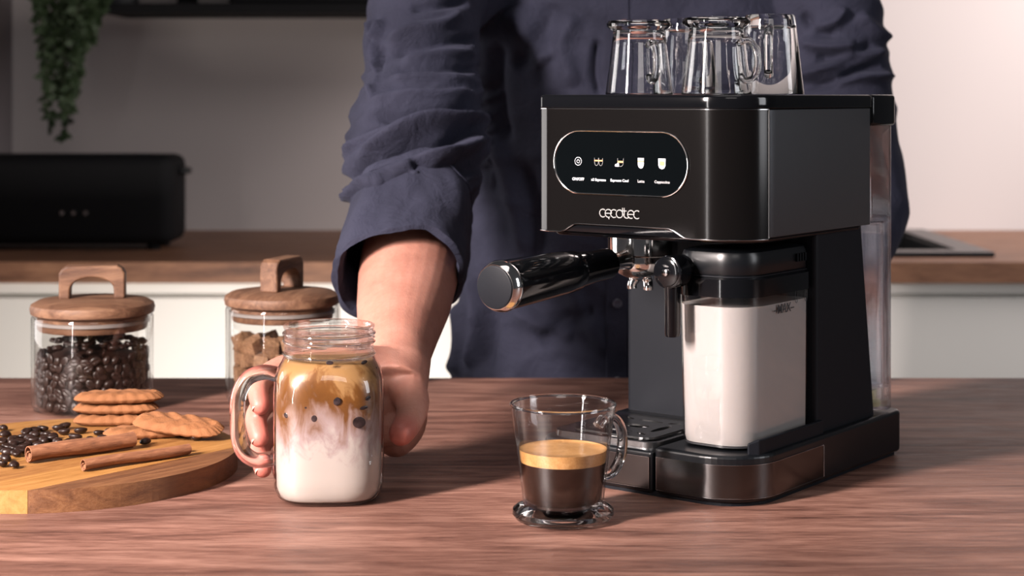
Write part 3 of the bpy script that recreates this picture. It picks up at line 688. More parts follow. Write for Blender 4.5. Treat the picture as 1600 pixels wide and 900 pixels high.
# coffee beans
def bean_mesh():
    bm = bmesh.new(); bmesh.ops.create_uvsphere(bm, u_segments=14, v_segments=9, radius=1)
    for v in bm.verts:
        x, y, z = v.co
        if z > 0: z = z*.55-.30*math.exp(-(y/.22)**2)*(1-x*x*.8)
        v.co = (x*.0058, y*.0043, z*.0036)
    me = bpy.data.meshes.new('m'); bm.to_mesh(me); bm.free(); return me
BEAN = bean_mesh(); BEAN.materials.append(M['beans'])
def bean(loc, rot, s, label, group):
    o = bpy.data.objects.new('coffee_bean', BEAN); col.objects.link(o); o.location = loc; o.rotation_euler = rot; o.scale = (s, s, s)
    return tag(o, label, 'coffee bean', group)
BEAN.polygons.foreach_set('use_smooth', [True]*len(BEAN.polygons))
lev = .32-(545-148)*1.74/FPX          # fill height
inner_b = []
rb = RA-.003-.0042
nl = 0; z = .0095
while z < lev-.004:
    for k in range(34):
        a = 2*pi*(k+.5*(nl % 2))/34+random.uniform(-.04, .04)
        p = JA+Vector((rb*cos(a), rb*sin(a), z+random.uniform(-.0018, .0018)))
        up = lev+.006*(1-.5)
        Mx = Matrix.Rotation(a, 3, 'Z') @ Matrix.Rotation(pi/2*random.choice((1, 1, -1)), 3, 'Y') @ Matrix.Rotation(random.uniform(0, pi), 3, 'Z')
        if sin(a) < .12: bean(p, Mx.to_euler(), random.uniform(.9, 1.05), 'roasted coffee bean inside the wooden-lidded glass jar', 'coffee beans in the jar')
        else: inner_b.append((p-JA, Mx))
    z += .0076; nl += 1
for k in range(60):                    # beans heaped on top
    q = math.sqrt(random.random())*(RA-.010); a = random.uniform(0, 2*pi)
    zz_ = lev-.001+.008*(1-(q/RA)**2)+random.uniform(-.0015, .0025)
    p = JA+Vector((q*cos(a), q*sin(a), zz_))
    Mx = Matrix.Rotation(random.uniform(0, 6.3), 3, 'Z') @ Matrix.Rotation(random.choice((0, pi))+random.uniform(-.5, .5), 3, 'X')
    bean(p, Mx.to_euler(), random.uniform(.9, 1.08), 'roasted coffee bean inside the wooden-lidded glass jar', 'coffee beans in the jar')
core = [moved(BEAN, Matrix.Translation(p) @ Mx.to_4x4()) for p, Mx in inner_b]
core.append(lathe([(0, .0062), (rb-.006, .0062), (rb-.005, lev-.012), (rb*.6, lev-.004), (0, lev+.001)], 40))
link('coffee_bean_fill', join(core), M['beans'], label='mass of roasted coffee beans in the heart of the lidded jar', cat='coffee beans', kind='stuff', loc=JA)

# brown sugar cubes
t = NT('brown_sugar'); v = t.coords(); c = t.ramp(t.noise(v, 420, 4, .7), [(.3, (.12, .058, .028)), (.55, (.22, .115, .058)), (.72, (.33, .19, .10))]); t.bsdf(c, .7, 0, t.bump(t.noise(v, 700, 3), .8, .001)); M['sugar'] = t.m
bm = bmesh.new(); bmesh.ops.create_cube(bm, size=1); bmesh.ops.subdivide_edges(bm, edges=bm.edges, cuts=3, use_grid_fill=True)
for v in bm.verts:
    v.co = Vector(v.co)*.0158+noise.noise_vector(Vector(v.co)*3.1)*.0010
    if sum(abs(q) > .0075 for q in v.co) >= 2: v.co *= .94
SUG = bpy.data.meshes.new('m'); bm.to_mesh(SUG); bm.free(); SUG.materials.append(M['sugar'])
slev = .32-(558-148)*1.79/FPX
rows = [(.0145, 0), (.030, .4), (.046, .1), (.0605, .5)]
for zi, (zc, ph) in enumerate(rows):
    for ring_r, nn in ((RB-.0165, 13), (RB-.034, 7)):
        for k in range(nn):
            a = 2*pi*(k+ph)/nn+random.uniform(-.07, .07)
            if zi < 3 and (sin(a) > .25 or nn == 7): continue
            if zi == 3 and nn == 13 and sin(a) > .5: continue
            o = bpy.data.objects.new('sugar_cube', SUG); col.objects.link(o)
            o.location = JB+Vector((ring_r*cos(a), ring_r*sin(a), zc+random.uniform(-.001, .001)))
            tilt = .14 if zi < 3 else .5
            o.rotation_euler = (random.uniform(-tilt, tilt), random.uniform(-tilt, tilt), a+random.uniform(-.35, .35)); s = random.uniform(.9, 1.03); o.scale = (s, s, s)
            tag(o, 'rough brown sugar cube inside the glass jar behind the mug', 'sugar cube', 'sugar cubes in the jar')
link('sugar_fill', lathe([(0, .0062), (RB-.026, .0062), (RB-.026, .050), (0, .052)], 32), M['sugar'], label='inner heap of brown sugar in the jar behind the mug', cat='sugar', kind='stuff', loc=JB)

# ------------------------------------------------------------------ round board
BC = Vector((-.382, 1.466, 0)); BR, BT = .1475, .018
board = empty('serving_board', BC, radians(50.5), 'round acacia serving board with biscuits and cinnamon', 'board')
cuts = [-BR, -.098, -.046, .012, .060, BR]            # along local -y
mts = ['acacia1', 'acacia2', 'acacia1', 'acacia2', 'acacia1', 'acacia3']
cuts = [-BR, -.103, -.060, -.008, .048, .098, BR]
mts = ['acacia3', 'acacia1', 'acacia2', 'acacia1', 'acacia2', 'acacia1']
for i in range(6):
    y0, y1 = cuts[i]+.0001, cuts[i+1]-.0001
    N = 26; right = []; left = []
    for k in range(N+1):
        y = y0+(y1-y0)*(.5-.5*cos(pi*k/N)); x = math.sqrt(max(BR*BR-y*y, 1e-8)); right.append((x, y)); left.append((-x, y))
    poly = right+left[::-1]
    q = []
    for p in poly:
        if not q or (Vector(p)-Vector(q[-1])).length > 1e-5: q.append(p)
    if (Vector(q[0])-Vector(q[-1])).length < 1e-5: q.pop()
    bevel(link('plank', prism(q, .0, BT), M[mts[i]], board, smooth=False), .0006, 1, 50)
BZ = BT+.0002

# biscuits
def biscuit_mesh(Ln=.078, Wd=.031, Th=.0095):
    nth, nr = 96, 12; top, bot = [], []
    def outl(a):
        n = 3.2; c, s = cos(a), sin(a); q = (abs(c)**n+abs(s)**n)**(-1/n)
        x, y = Ln/2*q*c, Wd/2*q*s
        w = 1+.030*cos(a*26)
        return x*(1+.012*cos(a*26)), y*w
    v, f = [], []
    for side in (1, 0):
        for i in range(nr+1):
            s = i/nr
            for k in range(nth):
                a = 2*pi*k/nth; x, y = outl(a); x *= s; y *= s
                prof = (1-s**7)
                if side:
                    d = abs(y)+x*.9
                    zz_ = Th*(.45+.55*prof)+.0009*sin(d*420)*smoothstep(1, .75, s)+.0009*noise.noise(Vector((x, y, 1))*240)
                    zz_ += .0012*smoothstep(.72, .95, s)*prof*(.5+.5*cos(a*26))
                else: zz_ = Th*.42*(1-prof)+.0004*noise.noise(Vector((x, y, 5))*240)
                v.append((x, y, zz_))
    N1 = (nr+1)*nth
    for sd in (0, 1):
        for i in range(nr):
            for k in range(nth):
                k2 = (k+1) % nth; b = sd*N1
                q = (b+i*nth+k, b+i*nth+k2, b+(i+1)*nth+k2, b+(i+1)*nth+k); f.append(q if sd == 0 else q[::-1])
    for k in range(nth): f.append((nr*nth+k, nr*nth+(k+1) % nth, N1+nr*nth+(k+1) % nth, N1+nr*nth+k))
    me = mesh(v, f); bm = bmesh.new(); bm.from_mesh(me); bmesh.ops.remove_doubles(bm, verts=bm.verts, dist=1e-6); bmesh.ops.recalc_face_normals(bm, faces=bm.faces); bm.to_mesh(me); bm.free(); return me
BIS = biscuit_mesh(); BIS.materials.append(M['biscuit'])
def biscuit(loc, rot, label, s=1.0):
    o = link('biscuit', BIS, None, label=label, cat='biscuit', group='biscuits on the round board', loc=loc); o.rotation_euler = rot; o.scale = (s, s, s); return o
sb = px(178, 668, BT); sb = Vector((sb.x, sb.y+.016, BZ))
biscuit(sb+Vector((-.001, .0, 0)), (0, 0, radians(6)), 'lowest biscuit of the stack of three')
biscuit(sb+Vector((-.002, .002, .0101)), (0, 0, radians(3)), 'middle biscuit of the stack of three', .99)
biscuit(sb+Vector((.001, .0, .0201)), (0, 0, radians(8)), 'topmost biscuit of the stack of three', 1.03)
sa = px(226, 687, BT)
biscuit(Vector((sa.x, sa.y+.012, BZ)), (0, 0, radians(14)), 'biscuit lying flat under the leaning one', .98)
sc_ = px(272, 688, BT)
biscuit(Vector((sc_.x+.002, sc_.y+.010, BZ+.0072)), (radians(14), radians(5), radians(-12)), 'biscuit leaning with its ridged top toward the camera', 1.05)

# cinnamon quills
t = NT('cinnamon'); v = t.coords((1, 6, 6)); c = t.ramp(t.noise(v, 60, 5, .65, .4), [(.3, (.11, .040, .017)), (.52, (.21, .082, .036)), (.72, (.30, .135, .066))]); t.bsdf(c, .8, 0, t.bump(t.noise(v, 120, 4), .5, .0008)); M['cinn'] = t.m
def quill(p0, p1, rad, label):
    d = p1-p0; Ln = d.length
    pts = []
    half = []
    n = 46
    for k in range(n+1):                # double scroll, outer wall round, both edges curling in
        t_ = k/n
        a = -pi/2+t_*pi*3.1; rr = rad*(1-.62*smoothstep(.42, 1, t_))
        half.append((rr*cos(a)*1.0, rr*sin(a)))
    th = rad*.13
    outer, inner = [], []
    for k, (x, y) in enumerate(half):
        a = Vector(half[max(k-1, 0)]); b = Vector(half[min(k+1, n)]); tt = (b-a).normalized(); nr = Vector((-tt.y, tt.x))
        outer.append((x, y)); inner.append((x+nr.x*th, y+nr.y*th))
    sec = outer+inner[::-1]
    rings = []
    for i in range(15):
        s = i/14; w = 1+.05*noise.noise(Vector((s*5, rad*900, 0)))+.03*sin(s*9+rad*500)
        rings.append([(s*Ln, x*w, y*w+.0006*sin(s*pi*2)) for x, y in sec])
    o = link('cinnamon_stick', loft(rings), M['cinn'], label=label, cat='cinnamon', group='cinnamon sticks on the round board')
    # inner quill rolled inside
    core_ = []
    for i in range(2): core_.append([(.0012+i*(Ln-.0024), rad*.36*cos(2*pi*k/16)+rad*.05, rad*.36*sin(2*pi*k/16)-rad*.2) for k in range(16)])
    link('inner_curl', loft(core_), M['cinn'], o)
    o.location = p0+Vector((0, 0, rad*1.05)); o.rotation_euler = (0, math.asin(-(p1.z-p0.z)/Ln), math.atan2(d.y, d.x))
    return o
quill(px(41, 727, BT)+Vector((0, .006, .0003)), px(206, 703, BT)+Vector((0, .006, .0003)), .0069, 'thick cinnamon stick nearest the coffee beans')
quill(px(128, 739, BT)+Vector((0, .004, .0003)), px(294, 713, BT)+Vector((0, .004, .0003)), .0047, 'thin cinnamon stick near the front edge of the board')

# beans strewn on the board (photo positions of the visible ones)
spots = [(5, 671), (8, 681), (3, 692), (22, 688), (41, 677), (54, 681), (67, 672), (47, 687), (22, 697), (13, 701), (30, 693), (38, 700), (52, 690), (66, 690), (77, 688), (92, 671), (100, 668), (100, 677), (83, 684), (90, 692), (118, 685), (126, 675), (141, 690), (155, 679), (172, 676), (161, 687), (60, 697), (45, 697), (33, 706), (12, 708), (25, 711), (22, 729), (4, 727), (8, 718), (26, 704), (72, 682), (36, 685), (14, 690), (2, 703), (56, 674), (130, 693), (110, 692)]
single = {(227, 692): 'lone coffee bean between the cinnamon and the flat biscuit', (307, 686): 'lone coffee bean against the leaning biscuit', (288, 704): 'lone coffee bean behind the tip of the thin cinnamon stick'}
placed = []
for (bx_, by_) in spots+list(single):
    p = px(bx_, by_+3, BT)
    for _ in range(30):
        push = Vector((0, 0, 0))
        for q in placed:
            d_ = p-q; d_.z = 0
            if d_.length < .0088: push += (d_.normalized() if d_.length > 1e-5 else Vector((1, 0, 0)))*(.0090-d_.length)*.5
        if push.length < 1e-5: break
        p += push
    placed.append(p)
    flip = random.random() < .45
    rx = (0 if flip else pi)+random.uniform(-.25, .25)
    bean(Vector((p.x, p.y, BT+(.0040 if flip else .0026))), (rx, random.uniform(-.2, .2), random.uniform(0, 6.3)), random.uniform(.95, 1.1), single.get((bx_, by_), 'coffee bean in the loose scatter on the round board'), 'coffee beans on the round board')

# ------------------------------------------------------------------ person
person = empty('person', (.148, 2.12, -.9), 0, 'person in a navy shirt with rolled sleeves reaching for the jar mug', 'person')
PO = Vector((.148, 2.12, -.9))
t = NT('skin'); v = t.coords(); n1 = t.noise(v, 28, 4, .6); n2 = t.noise(v, 260, 3, .6)
c = t.ramp(t.math('ADD', t.math('MULTIPLY', n1, .7), t.math('MULTIPLY', n2, .3)), [(.3, (.285, .122, .090)), (.5, (.36, .165, .122)), (.7, (.41, .205, .158))])
for tip in ((-.0885, 1.376, .050), (-.2030, 1.3945, .0685), (-.2035, 1.3945, .0425), (-.2010, 1.3955, .0175)):   # flushed fingertips
    vd = t.n('ShaderNodeVectorMath', operation='DISTANCE'); t.l(t.n('ShaderNodeTexCoord').outputs['Object'], vd.inputs[0]); vd.inputs[1].default_value = Vector(tip)-PO
    c = t.mix(t.ramp(vd.outputs['Value'], [(.008, (1, 1, 1)), (.024, (0, 0, 0))]), c, (.36, .105, .080))
t.bsdf(c, .5, 0, t.bump(t.math('ADD', n2, t.noise(t.coords((30, 30, 6)), 30, 4)), .25, .0008), .4, Subsurface_Weight=.15, Subsurface_Radius=(.02, .007, .004), Subsurface_Scale=.3); M['skin'] = t.m
M['nail'] = simple('nail', (.43, .225, .18), .3)
def cloth(name, base, hi):
    t = NT(name); v = t.coords(); n1 = t.noise(v, 9, 5, .6, .4); w = t.noise(t.coords((1, 1, 1)), 1500, 2)
    c = t.ramp(t.math('ADD', t.math('MULTIPLY', n1, .8), t.math('MULTIPLY', w, .2)), [(.3, base), (.7, hi)])
    b = t.bsdf(c, .85, 0, t.bump(t.math('ADD', t.math('MULTIPLY', t.noise(v, 38, 5, .65, .5), 2.2), t.math('MULTIPLY', w, .25)), .6, .003), .2)
    b.inputs['Sheen Weight'].default_value = .04; b.inputs['Sheen Roughness'].default_value = .45; b.inputs['Sheen Tint'].default_value = (.6, .65, 1, 1)
    return t.m
M['shirt'] = cloth('navy_cotton', (.009, .0098, .0195), (.027, .0285, .049))
M['trousers'] = cloth('dark_trousers', (.012, .012, .014), (.02, .02, .024))

def limb(sections, seg=28):
    "sections: (centre, half-width across, half-depth); rings square to the path"
    rings = []; n = len(sections)
    for i, (c, a, b) in enumerate(sections):
        t = (Vector(sections[min(i+1, n-1)][0])-Vector(sections[max(i-1, 0)][0])).normalized()
        sd = Vector((1, 0, 0)); sd = (sd-t*sd.dot(t)).normalized(); up = t.cross(sd)
        rings.append([Vector(c)+sd*a*cos(2*pi*k/seg)+up*b*sin(2*pi*k/seg) for k in range(seg)])
    return loft(rings)
def chain(pts, rad, n=5, seg=14):
    "tapered finger with round end"
    P = spline(pts, n); R = []
    for i in range(len(P)):
        t = i/(len(P)-1)*(len(rad)-1); k = min(int(t), len(rad)-2); R.append(rad[k]+(rad[k+1]-rad[k])*(t-k))
    d = (P[-1]-P[-2]).normalized(); r0 = R[-1]; e = P[-1]
    for a in (30, 55, 75, 88): P.append(e+d*r0*.9*sin(radians(a))); R.append(r0*cos(radians(a)))
    return tube(P, R, seg)
# right arm and hand (image left)
parts = [limb([((-.100, 1.80, .235), .040, .040), ((-.100, 1.74, .188), .047, .045), ((-.0995, 1.665, .148), .0485, .043), ((-.1005, 1.60, .124), .0435, .038), ((-.1015, 1.545, .107), .0365, .033), ((-.1000, 1.50, .096), .0305, .028), ((-.0970, 1.463, .086), .0275, .026), ((-.0985, 1.445, .074), .028, .026)])]
W = Vector((-.097, 1.460, .084))
meta = [((-.100, 1.452, .092), (-.135, 1.446, .097), (-.163, 1.4405, .096), (.016, .0145, .0125)),
        ((-.098, 1.455, .078), (-.135, 1.448, .078), (-.168, 1.4415, .076), (.018, .0150, .0125)),
        ((-.096, 1.456, .062), (-.132, 1.448, .058), (-.166, 1.4405, .055), (.018, .0150, .0120)),
        ((-.094, 1.452, .044), (-.128, 1.447, .038), (-.158, 1.4400, .036), (.018, .0145, .0110))]
for a, b, c, rr in meta: parts.append(chain([a, b, c], rr))
parts.append(chain([(-.096, 1.464, .083), (-.0935, 1.468, .062), (-.0930, 1.469, .041), (-.099, 1.462, .030)], (.023, .0220, .0205, .018)))
fingers = [
    [(-.163, 1.4405, .096), (-.191, 1.434, .094), (-.2065, 1.412, .084), (-.2030, 1.3945, .0685)],
    [(-.168, 1.4415, .076), (-.196, 1.433, .071), (-.2085, 1.411, .058), (-.2035, 1.3945, .0425)],
    [(-.166, 1.4405, .055), (-.193, 1.434, .046), (-.2055, 1.414, .032), (-.2010, 1.3955, .0175)],
    [(-.158, 1.4400, .036), (-.181, 1.435, .026), (-.190, 1.423, .016), (-.188, 1.409, .0105)]]
frad = [(.0110, .0098, .0092, .0078), (.0112, .0100, .0094, .0080), (.0108, .0096, .0089, .0076), (.0098, .0086, .0078, .0066)]
for f, rr in zip(fingers, frad): parts.append(chain(f, rr))
parts.append(chain([(-.092, 1.452, .078), (-.0825, 1.430, .066), (-.0835, 1.402, .056), (-.0885, 1.376, .0500)], (.0185, .0145, .0118, .0104)))
# left arm and hand (hidden behind the machine, palm on the table)
parts.append(limb([((.365, 1.995, .25), .042, .042), ((.385, 1.965, .19), .045, .043), ((.352, 1.915, .13), .042, .040), ((.312, 1.868, .080), .033, .031), ((.286, 1.838, .042), .026, .022), ((.277, 1.815, .028), .030, .018)]))
for k, (dx, ln) in enumerate(((-.030, .066), (-.011, .078), (.009, .074), (.027, .060))):
    b = Vector((.275, 1.820, .024)); m_ = b+Vector((dx, -.055, -.006)); e = m_+Vector((dx*.35, -ln*.55, .004)); e2 = m_+Vector((dx*.5, -ln, -.0085))
    parts.append(chain([b+Vector((dx*.5, 0, 0)), m_, e, e2], (.0145, .0115, .0092, .0078)))
parts.append(chain([(.260, 1.83, .024), (.235, 1.805, .018), (.220, 1.782, .012), (.211, 1.764, .0095)], (.016, .0125, .0105, .0085)))
body_me = fuse(join(parts), .0019, 5)
# torso core, neck and head in a coarser second shell, reaching into the sleeves so that the body is continuous
core_parts = [limb([((.148, 2.14, -.05), .15, .09), ((.148, 2.12, .2), .15, .09), ((.148, 2.09, .42), .17, .085), ((.148, 2.085, .52), .12, .065), ((.148, 2.075, .56), .058, .058), ((.148, 2.05, .63), .056, .06), ((.148, 2.035, .66), .060, .075), ((.148, 2.025, .72), .073, .095), ((.148, 2.03, .78), .076, .100), ((.148, 2.04, .84), .060, .085), ((.148, 2.045, .868), .025, .04)]),
              limb([((.02, 2.08, .47), .05, .05), ((-.07, 2.0, .475), .05, .05), ((-.098, 1.93, .40), .043, .043), ((-.100, 1.86, .31), .041, .041), ((-.100, 1.78, .22), .041, .041)]),
              limb([((.28, 2.08, .47), .05, .05), ((.345, 2.05, .475), .05, .05), ((.37, 2.03, .38), .043, .043), ((.368, 2.0, .26), .042, .042)]),
              chain([(.148, 1.945, .725), (.148, 1.925, .708)], (.014, .013)), chain([(.076, 2.04, .70), (.070, 2.045, .735)], (.010, .012)), chain([(.220, 2.04, .70), (.226, 2.045, .735)], (.010, .012)), chain([(.130, 1.938, .672), (.166, 1.938, .672)], (.008, .008))]
core_me = fuse(join(core_parts), .008, 4)
o = link('body', moved(join([body_me, core_me]), T(*(-PO))), M['skin'], person)
# hair and eyes (above the frame)
link('hair', moved(fuse(limb([((.148, 2.05, .72), .079, .085), ((.148, 2.05, .78), .083, .105), ((.148, 2.055, .85), .066, .09), ((.148, 2.06, .882), .03, .045)]), .006, 3), T(*(-PO))), simple('hair_brown', (.03, .018, .012), .7), person)
for sx in (-.03, .03): link('eye', moved(lathe([(0, -.011), (.008, -.008), (.011, 0), (.008, .008), (0, .011)], 16), T(.148+sx-PO.x, 1.942-PO.y, .748-PO.z)), simple('eye_white', (.7, .7, .7), .2), person)
# finger nails seen on the thumb and fingers
def nail(tip, direction, normal, w=.0058, l=.008):
    d = Vector(direction).normalized(); nn = Vector(normal); nn = (nn-d*nn.dot(d)).normalized(); sd = d.cross(nn)
    v, f = [], []
    for i in range(5):
        for k in range(7):
            u = (k/6-.5)*2; s = i/4
            ww = w*(1-.25*s*s); p = Vector(tip)+d*(s-.5)*l*(1-.25*u*u*s)+sd*u*ww+nn*(-.0024*u*u+.0003)
            v.append(p-PO)
    for i in range(4):
        for k in range(6): a = i*7+k; f.append((a, a+1, a+8, a+7))
    o = link('nail', mesh(v, f), M['nail'], person); s_ = o.modifiers.new('s', 'SOLIDIFY'); s_.thickness = .0006; s_.offset = -1
for f, rr in zip(fingers[:3], frad):
    e, d_ = Vector(f[3]), (Vector(f[3])-Vector(f[2])).normalized(); nn = Vector((-1, -.15, .25)); nn = (nn-d_*nn.dot(d_)).normalized()
    nail(e+nn*(rr[3]*.86)+d_*.001, d_, nn, .0050, .0068)
nail(Vector((-.0880, 1.379, .0506))+Vector((.80, .2, .6)).normalized()*.0096, (-.18, -.96, -.22), (.8, -.1, .6), .0068, .0095)

# shirt
SH = [limb([((.148, 2.135, -.12), .222, .135), ((.148, 2.125, -.02), .220, .130), ((.148, 2.115, .08), .212, .128), ((.148, 2.10, .2), .205, .126), ((.148, 2.085, .32), .205, .124), ((.148, 2.075, .42), .212, .118), ((.148, 2.075, .49), .185, .100), ((.148, 2.078, .545), .10, .080), ((.148, 2.07, .575), .072, .072)], 48),
      limb([((.03, 2.08, .48), .075, .075), ((-.05, 2.03, .48), .078, .078), ((-.092, 1.975, .445), .068, .075), ((-.100, 1.925, .40), .064, .070), ((-.098, 1.865, .325), .062, .066), ((-.100, 1.80, .262), .070, .066), ((-.100, 1.755, .225), .064, .064), ((-.100, 1.728, .202), .057, .058), ((-.101, 1.715, .193), .053, .054)], 40),
      limb([((.27, 2.08, .48), .075, .075), ((.335, 2.06, .48), .080, .080), ((.365, 2.04, .42), .070, .078), ((.378, 2.03, .33), .066, .076), ((.385, 2.01, .25), .064, .072), ((.388, 1.975, .19), .064, .066), ((.355, 1.922, .130), .058, .056), ((.322, 1.880, .092), .047, .044)], 40)]
sm = fuse(join(SH), .0026, 14)
# creases: strokes read off the photo as pixel polylines, (half width px, height m)
strokes = [
    ([(560, 262), (600, 236), (650, 212), (700, 200), (757, 184)], 7, .0065), ([(545, 245), (585, 222), (640, 205), (700, 190)], 5, .0040),
    ([(552, 276), (590, 250), (640, 231), (690, 226), (735, 212)], 6, -.0055), ([(556, 300), (610, 276), (660, 257), (716, 240), (748, 215)], 8, .0055),
    ([(560, 225), (610, 200), (660, 192), (720, 188)], 6, -.0045), ([(640, 262), (680, 275), (715, 270)], 6, -.0050), ([(635, 285), (680, 262), (705, 256)], 5, .0035),
    ([(585, 175), (620, 160), (680, 155), (740, 152)], 6, .0032), ([(590, 190), (650, 176), (735, 172)], 5, -.0034),
    ([(580, 30), (590, 62), (600, 30)], 4, .0045), ([(593, 62), (588, 95), (592, 130), (586, 165)], 4, .0042), ([(596, 70), (592, 110), (590, 150)], 4, -.0035), ([(575, 20), (580, 60), (582, 110)], 4, -.0030),
    ([(605, 68), (640, 50), (690, 40), (720, 20)], 7, .0034), ([(610, 85), (650, 70), (720, 62), (745, 66)], 7, -.0030), ([(625, 100), (680, 88), (742, 84)], 6, .0028), ([(620, 118), (690, 108), (745, 110)], 6, -.0026), ([(610, 132), (670, 126), (745, 132)], 6, .0026),
    ([(640, 15), (690, 8), (735, 0)], 7, -.0030),
    ([(545, 290), (570, 262), (590, 245)], 5, -.0035), ([(548, 312), (575, 292), (620, 285)], 5, .0030),
    # torso
    ([(800, 10), (830, 60), (860, 100)], 16, .0045), ([(860, 0), (850, 50), (800, 110)], 14, -.0035), ([(900, 20), (880, 70), (900, 140)], 13, .0035), ([(780, 60), (775, 140), (790, 230)], 12, -.0045),
    ([(770, 200), (800, 300), (820, 400)], 12, .0035), ([(820, 250), (840, 350), (830, 420)], 12, -.0030), ([(740, 420), (750, 500), (735, 580)], 7, .0050), ([(760, 430), (768, 500), (760, 580)], 9, -.0040), ([(715, 470), (722, 530), (712, 590)], 8, .0040), ([(800, 480), (850, 510), (900, 520)], 12, .0035), ([(840, 540), (890, 500), (930, 490)], 12, -.0035), ([(870, 400), (900, 470), (950, 560)], 12, .0025), ([(935, 60), (930, 110), (938, 150)], 6, -.0035),
    # left sleeve
    ([(1245, 120), (1290, 105), (1340, 85), (1385, 82)], 7, .0050), ([(1255, 135), (1300, 128), (1345, 108), (1380, 104)], 6, -.0050), ([(1300, 130), (1340, 122), (1392, 120)], 6, .0045), ([(1250, 65), (1290, 72), (1340, 70)], 8, .0040), ([(1260, 45), (1300, 36), (1320, 10)], 8, .0035), ([(1270, 90), (1320, 92), (1370, 70)], 8, -.0045), ([(1250, 20), (1280, 50), (1310, 54)], 8, -.0035), ([(1340, 20), (1370, 50), (1390, 60)], 8, .0030)]
segs = []
for pts, hw, amp in strokes:
    for i in range(len(pts)-1): segs.append((pts[i], pts[i+1], hw, amp, i, len(pts)-1, id(pts)))
groups = [( [Vector(p) for p in spline([(a, b, 0) for a, b in pts], 5)], hw, amp) for pts, hw, amp in strokes]
bbs = [(min(p.x for p in g)-3*hw, max(p.x for p in g)+3*hw, min(p.y for p in g)-3*hw, max(p.y for p in g)+3*hw) for g, hw, amp in groups]
newco = []
for v in sm.vertices:
    co, nr = v.co, v.normal
    q = Vector((co.x*3.2, co.y*3.2, co.z*7))
    w = noise.noise(q*1.7)*.0040+noise.noise(q*4.3+Vector((3, 1, 7)))*.0018
    rid = 1-abs(noise.noise(Vector((co.x*9+co.z*4, co.y*9, co.z*16))))*2
    w += max(0, rid-.35)*.0045
    if co.x < -.02 and co.z < .40:      # bunched sleeve above the cuff
        dg_ = co.z-(co.x+.1)*.42
        k_ = smoothstep(.20, .225, co.z)*smoothstep(.40, .29, co.z)
        r2 = 1-abs(noise.noise(Vector((dg_*52, co.x*7+3, co.y*5))))*2.2
        w += k_*(max(-.2, r2)*.0072-.001)
    if nr.y < .35:
        X, Y = 800+co.x*FPX/co.y, HORIZON-(co.z-CAMH)*FPX/co.y
        for (g, hw, amp), bb in zip(groups, bbs):
            if not (bb[0] < X < bb[1] and bb[2] < Y < bb[3]): continue
            best = 1e9; bt = 0
            for i in range(len(g)-1):
                ax, ay = g[i].x, g[i].y; dx, dy = g[i+1].x-ax, g[i+1].y-ay
                L2 = dx*dx+dy*dy+1e-9; tt = min(1, max(0, ((X-ax)*dx+(Y-ay)*dy)/L2))
                d2 = (X-ax-dx*tt)**2+(Y-ay-dy*tt)**2
                if d2 < best: best = d2; bt = (i+tt)/(len(g)-1)
            fade = smoothstep(0, .2, bt)*smoothstep(1, .8, bt)*.85+.15
            w += 3.3*amp*fade*math.exp(-best/(hw*hw*1.2))
    newco.append(co+nr*w-PO)
for v, c in zip(sm.vertices, newco): v.co = c
sm.update()
shirt = link('shirt', sm, M['shirt'], person)
# rolled cuff on the reaching arm
rings = []
cs = [((-.1000, 1.742, .2140), .058, .060), ((-.1005, 1.722, .1990), .0605, .0610), ((-.1030, 1.692, .1780), .0615, .0600), ((-.1065, 1.664, .1590), .0625, .0590), ((-.1085, 1.650, .1500), .0620, .0580), ((-.1085, 1.6475, .1485), .0580, .0540), ((-.1070, 1.656, .1550), .0555, .0520), ((-.1040, 1.690, .1780), .0545, .0520)]
axis = Vector((.02, -.82, -.57)).normalized(); sdx = Vector((1, 0, 0)); sdx = (sdx-axis*sdx.dot(axis)).normalized(); upx = axis.cross(sdx)
fine = []
for i in range(len(cs)-1):
    for k in range(6):
        t_ = k/6; fine.append((Vector(cs[i][0]).lerp(Vector(cs[i+1][0]), t_), cs[i][1]+(cs[i+1][1]-cs[i][1])*t_, cs[i][2]+(cs[i+1][2]-cs[i][2])*t_))
for i, (c, a, b) in enumerate(fine):
    ring = []
    for k in range(96):
        an = 2*pi*k/96; u, v_ = cos(an), sin(an)
        n_ = 2.5; q = (abs(u)**n_+abs(v_)**n_)**(-1/n_)
        w = 1+.055*noise.noise(Vector((u*2.6, v_*2.6, i*.10)))+.022*noise.noise(Vector((u*6, v_*6, i*.25)))
        p = c+sdx*a*q*u*w+upx*b*q*v_*w
        p += axis*(.008*noise.noise(Vector((u*1.6, v_*1.6, 9)))-.010*(-u if u < 0 else 0)*-1)   # wavy hem, longer on the outer side
        ring.append(p-PO)
    rings.append(ring)
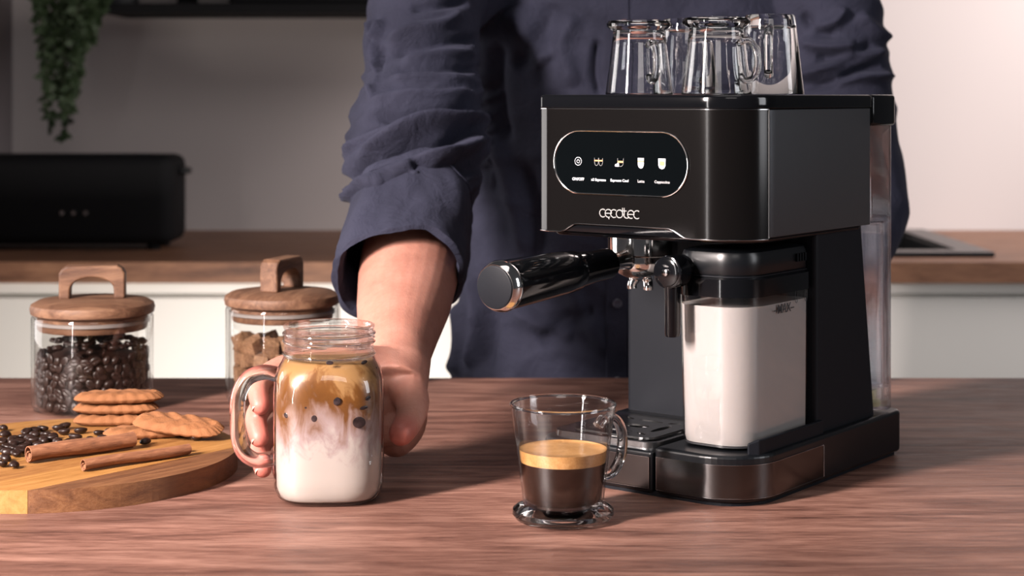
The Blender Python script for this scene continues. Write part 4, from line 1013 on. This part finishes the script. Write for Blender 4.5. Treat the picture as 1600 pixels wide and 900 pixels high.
link('rolled_cuff', loft(rings, cap0=False, cap1=False), M['shirt'], person)
link('cuff_seam', tube([p+(p-(Vector(fine[3][0])-PO)).normalized()*.0006 for p in [Vector(q) for q in rings[3]]], .0011, 6, closed=True), M['shirt'], person)
# button placket and buttons down the shirt front
def shirt_y(x, z):
    best = None
    return 2.0
from mathutils.bvhtree import BVHTree
bvh = BVHTree.FromPolygons([v.co.copy() for v in sm.vertices], [tuple(p.vertices) for p in sm.polygons])
def hit(x, z):
    h = bvh.ray_cast(Vector((x, 0, z))-PO, Vector((0, 1, 0)))
    return h[0]
pv = []
cols = [((948-800)*1.97/FPX), ((950-800)*1.97/FPX), ((981-800)*1.97/FPX), ((983-800)*1.97/FPX)]
zsq = [.50-.01*k for k in range(60)]
rings = []
for z in zsq:
    row = []
    for i, x in enumerate(cols):
        h_ = hit(x, z)
        if h_ is None: break
        row.append(h_+Vector((0, -.0022 if i in (1, 2) else .001, 0)))
    if len(row) == 4: rings.append(row)
o = link('placket', loft(rings, closed=False, cap0=False, cap1=False), M['shirt'], person)
for z in (.44, .352, .262, .17, .08, -.01):
    h_ = hit((966-800)*1.97/FPX, z)
    if h_ is None: continue
    link('button', moved(moved(lathe([(0, 0), (.0055, 0), (.0058, .0012), (.0045, .0022), (.003, .0016), (0, .0016)], 20), Matrix.Rotation(pi/2, 4, 'X')), T(h_.x, h_.y-.002, h_.z)), simple('button_navy', (.03, .03, .05), .35), o)
# trousers (behind the table)
tr_p = [limb([((.148, 2.14, -.06), .17, .11), ((.148, 2.145, -.16), .175, .115), ((.148, 2.15, -.24), .165, .11)], 32)]
for sx in (-.085, .085): tr_p.append(limb([((.148+sx, 2.15, -.20), .085, .095), ((.148+sx*1.05, 2.14, -.45), .068, .075), ((.148+sx*1.1, 2.15, -.87), .048, .055)], 24))
link('trousers', moved(fuse(join(tr_p), .008, 4), T(*(-PO))), M['trousers'], person)
for sx in (-.093, .093): link('shoe', rprism(sx-.045, sx+.045, -.17, .10, 0, .075, .04, .025, 6), M['black'], person)
